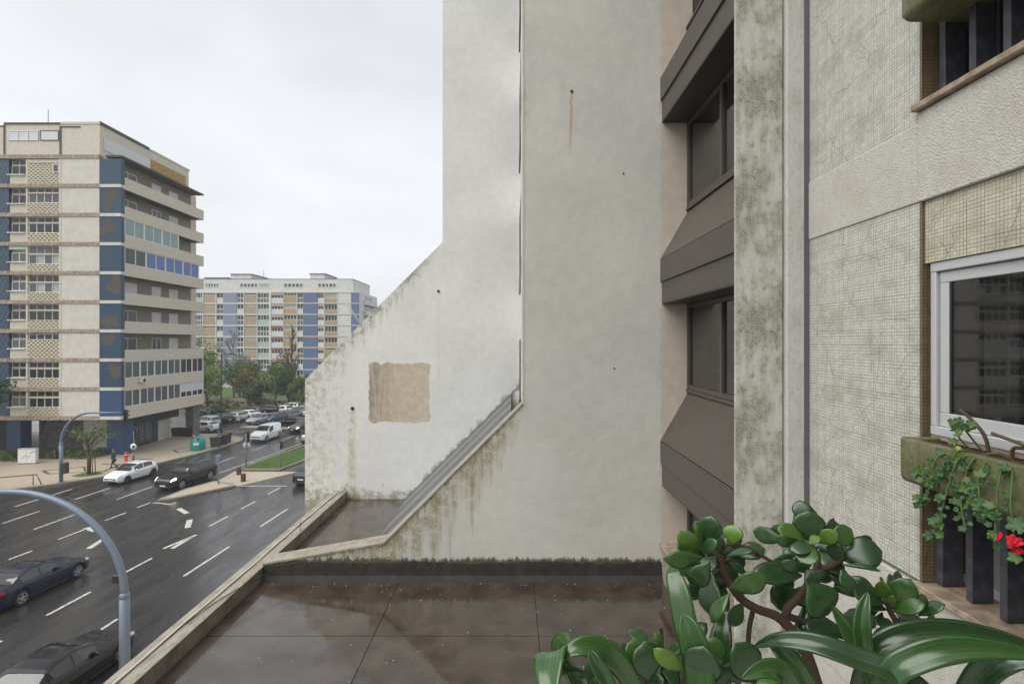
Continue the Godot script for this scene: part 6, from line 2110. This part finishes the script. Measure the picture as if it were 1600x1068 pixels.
func greenery():
	setting("park_lawn", slab([[-110, 90], [-4, 92], [-4, 132], [-110, 132]], -0.055, 0.05), M.lawn)
	setting("verge", slab([[-46.5, 68.6], [-42.0, 68.9], [-41.2, 70.3], [-46.5, 71.2]], 0.004, 0.10), M.lawn)
	setting("lot_island", slab([[-37.6, 70.6], [-30.0, 69.4], [-29.0, 70.4], [-37.2, 72.4]], 0.004, 0.12), M.cobble)
	grass_blades()
	# young staked tree on the pavement
	var dk = Color(0.018, 0.04, 0.008)
	var md = Color(0.055, 0.10, 0.018)
	var br = Color(0.12, 0.17, 0.03)
	var o = tree("young_tree", "young staked pavement tree with sparse leaves before the apartment block", G(-37.7, 45.6, 0.13), 4.9, Vector3(1.9, 1, 1.9), 2.2, md, br, 420, 0.13, 101, "", 14)
	obj("trunk_guard", tb([Vector3(0, 0, 0), Vector3(0, 1.7, 0)], 0.16, 10), M.wood_post, o)
	for q in [[0.42, 0.1], [0.35, -0.3]]:
		obj("stake", tb([Vector3(q[0], 0, q[1]), Vector3(q[0] - 0.1, 1.75, q[1])], 0.035, 6), M.wood_post, o)
	setting("tree_pit", slab([[-38.8, 45.0], [-37.9, 44.6], [-36.9, 45.0], [-36.6, 45.8], [-37.4, 46.4], [-38.6, 46.0]], 0.131, 0.145), M.lawn)
	tree("evergreen_tree", "dark evergreen tree at the picture's left edge before the block", G(-50.2, 48.4, 0.13), 9.6, Vector3(2.5, 1, 2.5), 4.4, dk, md * 0.7, 2600, 0.16, 102)
	hedge("long dark green hedge bed along the foot of the cream block", [[-47.0, 0.13, 52.6, 9.6, 2.6, 0.65], [-55.5, 0.13, 51.2, 6.5, 2.8, 0.8], [-50.0, 0.13, 51.2, 5.0, 2.0, 0.6]], 70, 0.10, md * 0.8, br, 103)
	hedge("clipped hedge behind the parked cars", [[-50, 0.05, 91.5, 22, 1.5, 1.3], [-47, 0.05, 80.0, 3.0, 6.0, 1.2]], 26, 0.18, dk, md, 104)
	# park trees
	var g = "park trees behind the parking lot"
	var T_ = [["tall bright green tree rising behind the block's upper balconies", -62.5, 103, 13.2, 4.2, 3.0, md, Color(0.11, 0.20, 0.03), 3400],
		["yellow green tree beside the block's lowest balcony", -55.5, 93, 8.0, 3.4, 1.0, md, Color(0.15, 0.21, 0.03), 2600],
		["dark green tree just behind the lamp post", -53.0, 101, 9.0, 3.6, 2.2, dk, md, 2800],
		["olive tree with rusty tint in the middle of the park", -50.3, 98, 7.6, 3.4, 1.6, Color(0.06, 0.055, 0.012), Color(0.17, 0.135, 0.03), 2800],
		["dark tree between the olive tree and the bare poplar", -48.6, 108, 9.6, 3.4, 2.0, dk, md, 2600],
		["fresh green tree behind the front row of the lot", -44.8, 97, 7.8, 3.0, 1.6, md, br, 2600],
		["dense dark green tree nearest the white wall", -40.2, 92, 8.4, 3.0, 1.2, dk, md, 2800],
		["green tree half hidden by the edge of the white wall", -37.0, 90, 7.2, 2.8, 1.0, dk, br, 2600],
		["broad dark tree at the back of the park", -58.5, 110, 9.5, 4.2, 2.0, dk, md, 2600],
		["low green tree behind the back row cars", -46.5, 93, 5.2, 2.6, 0.8, dk, Color(0.08, 0.12, 0.02), 2000],
		["pale green tree against the foot of the distant block", -53.5, 120, 8.0, 4.0, 1.4, md, Color(0.10, 0.14, 0.04), 2200]]
	for i in T_.size():
		var q = T_[i]
		tree("park_tree", q[0], G(q[1], q[2], 0.05), q[3], Vector3(q[4], 1, q[4]), q[5], q[6] * 1.35, q[7] * 1.5, q[8], 0.24, 200 + i, g, 22)
	bare_tree("leafless grey tree standing tall behind the lamp post", G(-55.0, 101, 0.05), 14.0, 4.0, 301, "bark_grey", 0.35)
	bare_tree("leafless upright brown poplar before the distant block", G(-45.2, 105, 0.05), 15.5, 2.6, 302, "bark", 1.4)
	var lw = obj("low_wall", bx(Vector3(-57, 0.05, -94.6), Vector3(-44, 1.5, -94.3)), M.far_pink)
	tag(lw, "low salmon coloured wall glimpsed beneath the park trees", "wall")
	var kb = obj("garden_wall", bx(Vector3(-43.5, 0.05, -94.7), Vector3(-40.0, 1.9, -94.4)), M.cream)
	tag(kb, "short pale wall beneath the fresh green tree", "wall")
	geranium()

# ---------- plants in the troughs ----------
func jade_leaf(seg = 10) -> ArrayMesh:
	# thick spoon-shaped leaf, base at the origin, 1 long along y, 1 wide along x, face towards +z
	var s = ns(true)
	var rings = []
	var n = 9
	for i in n + 1:
		var t = i / float(n)
		var w = 0.5 * pow(sin(PI * pow(t, 1.35)), 0.62) if i > 0 and i < n else (0.06 if i == 0 else 0.0)
		w = maxf(w, 0.055 * (1.0 - t))
		var th = 0.055 * pow(sin(PI * clampf(t * 0.92 + 0.05, 0, 1)), 0.6) + 0.012
		var bend = -0.22 * t * t + 0.10 * t
		var ring = []
		for k in seg:
			var a = TAU * k / seg
			var x = cos(a) * w
			var z = sin(a) * th * (1.0 if w > 0.02 else 0.3)
			ring.append(Vector3(x, t, z + bend + 0.22 * x * x))
		rings.append(ring)
	for i in n:
		for k in seg:
			var k2 = (k + 1) % seg
			for e in [[i, k], [i + 1, k2], [i, k2], [i, k], [i + 1, k], [i + 1, k2]]:
				s.set_uv(Vector2(e[1] / float(seg), e[0] / float(n)))
				s.add_vertex(rings[e[0]][e[1]])
	return mesh_of(s)

func leaf_mat(c: Color, rough = 0.25) -> StandardMaterial3D:
	var m = mk(c.r, c.g, c.b, rough)
	m.albedo_texture = T.leaf_grain
	m.uv1_triplanar = true
	m.uv1_scale = Vector3.ONE * 0.7
	m.metallic_specular = 0.6
	m.subsurf_scatter_enabled = false
	m.backlight_enabled = true
	m.backlight = lin(c.r * 0.5, c.g * 0.5, c.b * 0.4)
	return m

func potted():
	T["leaf_grain"] = tint(field(256, 0.03, 3, 61), 256, Color(0.80, 0.84, 0.78), Color(1, 1, 1))
	var fs = field(256, 0.06, 4, 62)
	var ss := PackedByteArray()
	ss.resize(65536)
	for y in 256:
		for x in 256:
			ss[y * 256 + x] = fs[(y / 40) * 256 + x] if absi(x - 128) > 5 else 250
	T["leaf_streak"] = tint(ss, 256, Color(0.78, 0.80, 0.74), Color(1, 1, 1), 0.2, 0.85)
	var tones = []
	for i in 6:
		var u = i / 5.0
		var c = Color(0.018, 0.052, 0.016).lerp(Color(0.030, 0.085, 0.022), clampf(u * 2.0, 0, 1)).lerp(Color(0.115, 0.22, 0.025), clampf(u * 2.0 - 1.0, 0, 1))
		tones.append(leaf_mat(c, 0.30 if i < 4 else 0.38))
	var base = E(0.52, -0.86, 0.80)
	var tr = thing("plant_trough", "concrete plant trough under the jade plant on our own ledge", "planter", E(0.55, -0.98, 0.78))
	var s = ns()
	cbox(s, Vector3(-1.0, 0.0, -0.17), Vector3(1.2, 0.05, 0.17), 0.008)
	cbox(s, Vector3(-1.0, 0.051, -0.17), Vector3(1.2, 0.16, -0.14), 0.008)
	cbox(s, Vector3(-1.0, 0.051, 0.14), Vector3(1.2, 0.16, 0.17), 0.008)
	cbox(s, Vector3(-1.0, 0.051, -0.139), Vector3(-0.97, 0.16, 0.139), 0.008)
	cbox(s, Vector3(1.17, 0.051, -0.139), Vector3(1.2, 0.16, 0.139), 0.008)
	obj("trough_wall", s, M.mossy, tr)
	obj("soil", bx(Vector3(-0.968, 0.052, -0.138), Vector3(1.168, 0.125, 0.138)), M.soil, tr)
	var j = thing("jade_plant", "large jade plant with thick glossy oval leaves in the foreground", "plant", base)
	var leaf = jade_leaf()
	for q in JADE_STEMS:
		var pts = []
		var rad = []
		for i in range(1, q.size()):
			pts.append(E(q[i][0], q[i][1], q[i][2]) - base)
			rad.append(lerpf(q[0][0], q[0][1], (i - 1) / float(q.size() - 2)))
		obj("stem", tb(smooth_path(pts, 3), smooth_vals(rad, 3), 8), M.jade_bark, j)
	var r := RandomNumberGenerator.new()
	r.seed = 19
	for q in JADE:
		var a = E(q[0], q[1], q[2])
		var b = E(q[3], q[4], q[5])
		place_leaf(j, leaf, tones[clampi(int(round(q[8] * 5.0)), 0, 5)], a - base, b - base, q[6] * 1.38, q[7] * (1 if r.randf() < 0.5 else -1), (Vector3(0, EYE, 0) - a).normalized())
	# inner leaves of the three heads, behind the outer ones
	for q in [[0.345, -0.365, 0.86, 20], [0.50, -0.345, 0.86, 22], [0.645, -0.455, 0.88, 14], [0.235, -0.50, 0.79, 16]]:
		for i in q[3]:
			var d = Vector3(r.randfn(), r.randfn() * 0.9, r.randfn() * 0.6).normalized()
			var a = E(q[0], q[1], q[2]) - base + d * r.randf_range(0.005, 0.04)
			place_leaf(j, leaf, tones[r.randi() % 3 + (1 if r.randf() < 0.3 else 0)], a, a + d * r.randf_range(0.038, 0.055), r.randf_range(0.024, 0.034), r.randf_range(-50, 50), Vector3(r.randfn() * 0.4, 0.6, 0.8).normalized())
	# lower leaves that fill the bush down to the soil
	for i in 60:
		var a = Vector3(r.randf_range(-0.36, 0.30), r.randf_range(0.02, 0.26), r.randf_range(-0.05, 0.12))
		var d = Vector3(r.randfn(), r.randf_range(-0.3, 0.8), r.randfn()).normalized()
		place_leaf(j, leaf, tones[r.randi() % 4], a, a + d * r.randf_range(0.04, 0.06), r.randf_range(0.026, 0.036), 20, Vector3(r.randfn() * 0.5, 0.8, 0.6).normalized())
	# strap-leaved plant
	var st = thing("strap_leaf_plant", "strap leaved lily plant with long arching glossy leaves below the jade", "plant", base)
	for q in STRAPS:
		var pts = []
		for i in range(1, q.size()):
			pts.append(E(q[i][0], q[i][1], q[i][2]) - base)
		var tone = q[0][1]
		var c = Color(0.010, 0.036, 0.010).lerp(Color(0.055, 0.145, 0.026), tone)
		obj("strap_leaf", strap_leaf(smooth_path(pts, 6), q[0][0], q[0][2]), strap_mat(c), st)

func strap_mat(c: Color) -> StandardMaterial3D:
	var m = leaf_mat(c, 0.22)
	m.uv1_triplanar = false
	m.uv1_scale = Vector3.ONE
	m.albedo_texture = T.leaf_streak
	return m

func smooth_path(p, k) -> Array:
	var o = []
	for i in p.size() - 1:
		var a = p[maxi(i - 1, 0)]
		var b = p[i]
		var c = p[i + 1]
		var d = p[mini(i + 2, p.size() - 1)]
		for t in k:
			o.append(b.cubic_interpolate(c, a, d, t / float(k)))
	o.append(p[-1])
	return o

func smooth_vals(v, k) -> Array:
	var o = []
	for i in v.size() - 1:
		for t in k:
			o.append(lerpf(v[i], v[i + 1], t / float(k)))
	o.append(v[-1])
	return o

func place_leaf(parent, mesh, m, a: Vector3, b: Vector3, w, roll, face: Vector3):
	var y = b - a
	var l = y.length()
	var yn = y / l
	var z = (face - yn * face.dot(yn)).normalized().rotated(yn, deg_to_rad(roll))
	var x = yn.cross(z)
	var o = obj("leaf", mesh, m, parent)
	o.transform = Transform3D(Basis(x * w, yn * l, z * l * 0.9), a)
	return o

func strap_leaf(p, w, fold) -> SurfaceTool:
	var s = ns(true)
	var n = p.size()
	var rows = []
	for i in n:
		var t = i / float(n - 1)
		var d = (p[mini(i + 1, n - 1)] - p[maxi(i - 1, 0)]).normalized()
		var face = Vector3(-0.55, 0.75, 0.75)
		var z = (face - d * face.dot(d)).normalized()
		var x = d.cross(z)
		var ww = w * 0.5 * (0.75 + 0.35 * sin(PI * minf(t * 1.1, 1.0))) * (1.0 - pow(t, 7.0) * 0.93)
		var row = []
		for k in 7:
			var u = k / 3.0 - 1.0
			row.append(p[i] + x * ww * u + z * ww * fold * (absf(u) - 0.15 + 0.12 * cos(u * 9.0)))
		for k in range(6, -1, -1):
			var u = k / 3.0 - 1.0
			row.append(p[i] + x * ww * u * 0.985 + z * (ww * fold * (absf(u) - 0.15 + 0.12 * cos(u * 9.0)) - 0.0016))
		rows.append(row)
	for i in n - 1:
		for k in 14:
			var k2 = (k + 1) % 14
			for e in [[i, k], [i + 1, k2], [i, k2], [i, k], [i + 1, k], [i + 1, k2]]:
				s.set_uv(Vector2((e[1] if e[1] < 7 else 13 - e[1]) / 6.0, e[0] / float(n - 1)))
				s.add_vertex(rows[e[0]][e[1]])
	return s

func geranium():
	# trailing geranium in the neighbour's trough
	var base = E(2.5, -0.60, 2.55)
	var o = thing("trailing_plant", "straggly trailing geranium with lobed leaves hanging over the mossy trough", "plant", base)
	var r := RandomNumberGenerator.new()
	r.seed = 55
	var lf = ns(true)
	var n = 24
	var ring = []
	for k in n:
		var a = TAU * k / n
		var rr = 0.5 * (1.0 + 0.16 * cos(a * 5.0) + 0.05 * cos(a * 11.0)) * (0.55 if k == 18 else 1.0)
		ring.append(Vector3(cos(a) * rr, sin(a) * rr, 0.10 * cos(a * 5.0) - 0.02))
	for k in n:
		tri(lf, Vector3(0, -0.05, -0.10), ring[k], ring[(k + 1) % n])
	var mesh = mesh_of(lf)
	var gm = [mk(0.022, 0.07, 0.014, 0.5), mk(0.035, 0.10, 0.02, 0.5), mk(0.07, 0.14, 0.025, 0.5), mk(0.30, 0.30, 0.03, 0.5)]
	for m in gm:
		m.backlight_enabled = true
		m.backlight = lin(0.04, 0.08, 0.01)
	var stem = mk(0.10, 0.065, 0.035, 0.8)
	var gstem = mk(0.09, 0.14, 0.04, 0.7)
	# place by (x, y, d) from the eye
	var paths = [[[2.46, -0.60, 2.70], [2.40, -0.52, 2.74], [2.38, -0.44, 2.76]], [[2.46, -0.60, 2.66], [2.34, -0.57, 2.68], [2.33, -0.70, 2.74], [2.32, -0.76, 2.84], [2.32, -0.74, 2.94]],
		[[2.46, -0.60, 2.66], [2.33, -0.60, 2.66], [2.30, -0.78, 2.70], [2.29, -0.95, 2.74], [2.28, -1.05, 2.78]], [[2.46, -0.60, 2.60], [2.34, -0.60, 2.60], [2.30, -0.80, 2.62], [2.29, -0.95, 2.58]],
		[[2.46, -0.60, 2.64], [2.36, -0.46, 2.66], [2.34, -0.42, 2.62]], [[2.46, -0.60, 2.56], [2.35, -0.60, 2.54], [2.30, -0.74, 2.52], [2.28, -0.86, 2.46]], [[2.46, -0.60, 2.66], [2.34, -0.62, 2.80], [2.32, -0.86, 2.86], [2.32, -0.92, 2.92]],
		[[2.44, -0.60, 2.46], [2.34, -0.60, 2.44], [2.29, -0.80, 2.42], [2.27, -0.94, 2.40]]]
	for pi in paths.size():
		var pts = []
		for q in paths[pi]:
			pts.append(E(q[0], q[1], q[2]) - base)
		pts = smooth_path(pts, 5)
		obj("stem", tb(pts, 0.005, 6), gstem, o)
		for i in range(5, pts.size()):
			for e in (2 if r.randf() < 0.45 else 1):
				var sz = r.randf_range(0.020, 0.050)
				var p = pts[i] + Vector3(r.randf_range(-0.03, 0.02), r.randf_range(-0.03, 0.03), r.randf_range(-0.035, 0.035))
				var nz = Vector3(-0.9 + r.randfn() * 0.3, 0.5 + r.randfn() * 0.35, 0.6 + r.randfn() * 0.35).normalized()
				var up = Vector3(r.randfn() * 0.4, 1, r.randfn() * 0.4)
				var x = up.cross(nz).normalized()
				var l = obj("leaf", mesh, gm[3] if r.randf() < 0.02 else gm[r.randi() % 3], o)
				l.transform = Transform3D(Basis(x * sz, nz.cross(x) * sz, nz * sz), p)
	for q in [[[2.45, -0.60, 2.62], [2.42, -0.48, 2.62], [2.40, -0.40, 2.68], [2.38, -0.36, 2.72]], [[2.47, -0.60, 2.52], [2.45, -0.52, 2.50], [2.44, -0.50, 2.40], [2.42, -0.46, 2.58]], [[2.47, -0.60, 2.5], [2.44, -0.56, 2.56], [2.38, -0.60, 2.64], [2.34, -0.66, 2.62]]]:
		var pts = []
		for e in q:
			pts.append(E(e[0], e[1], e[2]) - base)
		obj("woody_stem", tb(smooth_path(pts, 5), 0.009, 6), stem, o)
	# red blossom hanging at the picture's edge
	var f = thing("geranium_flower", "bright red geranium blossom below the trough at the right edge", "flower", E(2.26, -0.90, 2.30))
	var pet = ns(true)
	var pr = []
	for k in 9:
		var a = TAU * k / 9
		pr.append(Vector3(cos(a) * 0.42, 0.5 + sin(a) * 0.5, 0.08 * sin(a)))
	for k in 9:
		tri(pet, Vector3(0, 0.5, 0), pr[k], pr[(k + 1) % 9])
	var pm = mesh_of(pet)
	var red = mk(0.62, 0.012, 0.03, 0.5)
	red.backlight_enabled = true
	red.backlight = lin(0.25, 0.01, 0.01)
	obj("stalk", tb([Vector3(0.09, 0.30, -0.1), Vector3(0.02, 0.16, -0.04), Vector3(0, 0.0, 0)], 0.004, 6), gstem, f)
	for i in 11:
		var d = Vector3(r.randfn(), r.randfn() * 0.7, r.randfn()).normalized()
		var c = d * Vector3(0.05, 0.035, 0.05)
		var x = d.cross(Vector3.UP).normalized()
		for k in 5:
			var ax = x.rotated(d, TAU * k / 5 + i)
			var l = obj("petal", pm, red, f)
			l.transform = Transform3D(Basis(d.cross(ax) * 0.024, (ax + d * 0.35).normalized() * 0.024, d * 0.024), c)
	for q in [[Vector3(-0.02, 0.09, 0.03), 0.075, 1], [Vector3(-0.02, -0.06, 0.02), 0.05, 2], [Vector3(0.03, 0.06, 0.06), 0.06, 0]]:
		var l = obj("leaf", mesh, gm[q[2]], f)
		var nz = Vector3(-0.8, 0.5, 0.5).normalized()
		var x = Vector3.UP.cross(nz).normalized()
		l.transform = Transform3D(Basis(x * q[1], nz.cross(x) * q[1], nz * q[1]), q[0])

func _ready():
	light_and_camera()
	surfaces()
	fin_building()
	tiled_building()
	street()
	left_block()
	far_block()
	traffic()
	furniture()
	greenery()
	potted()
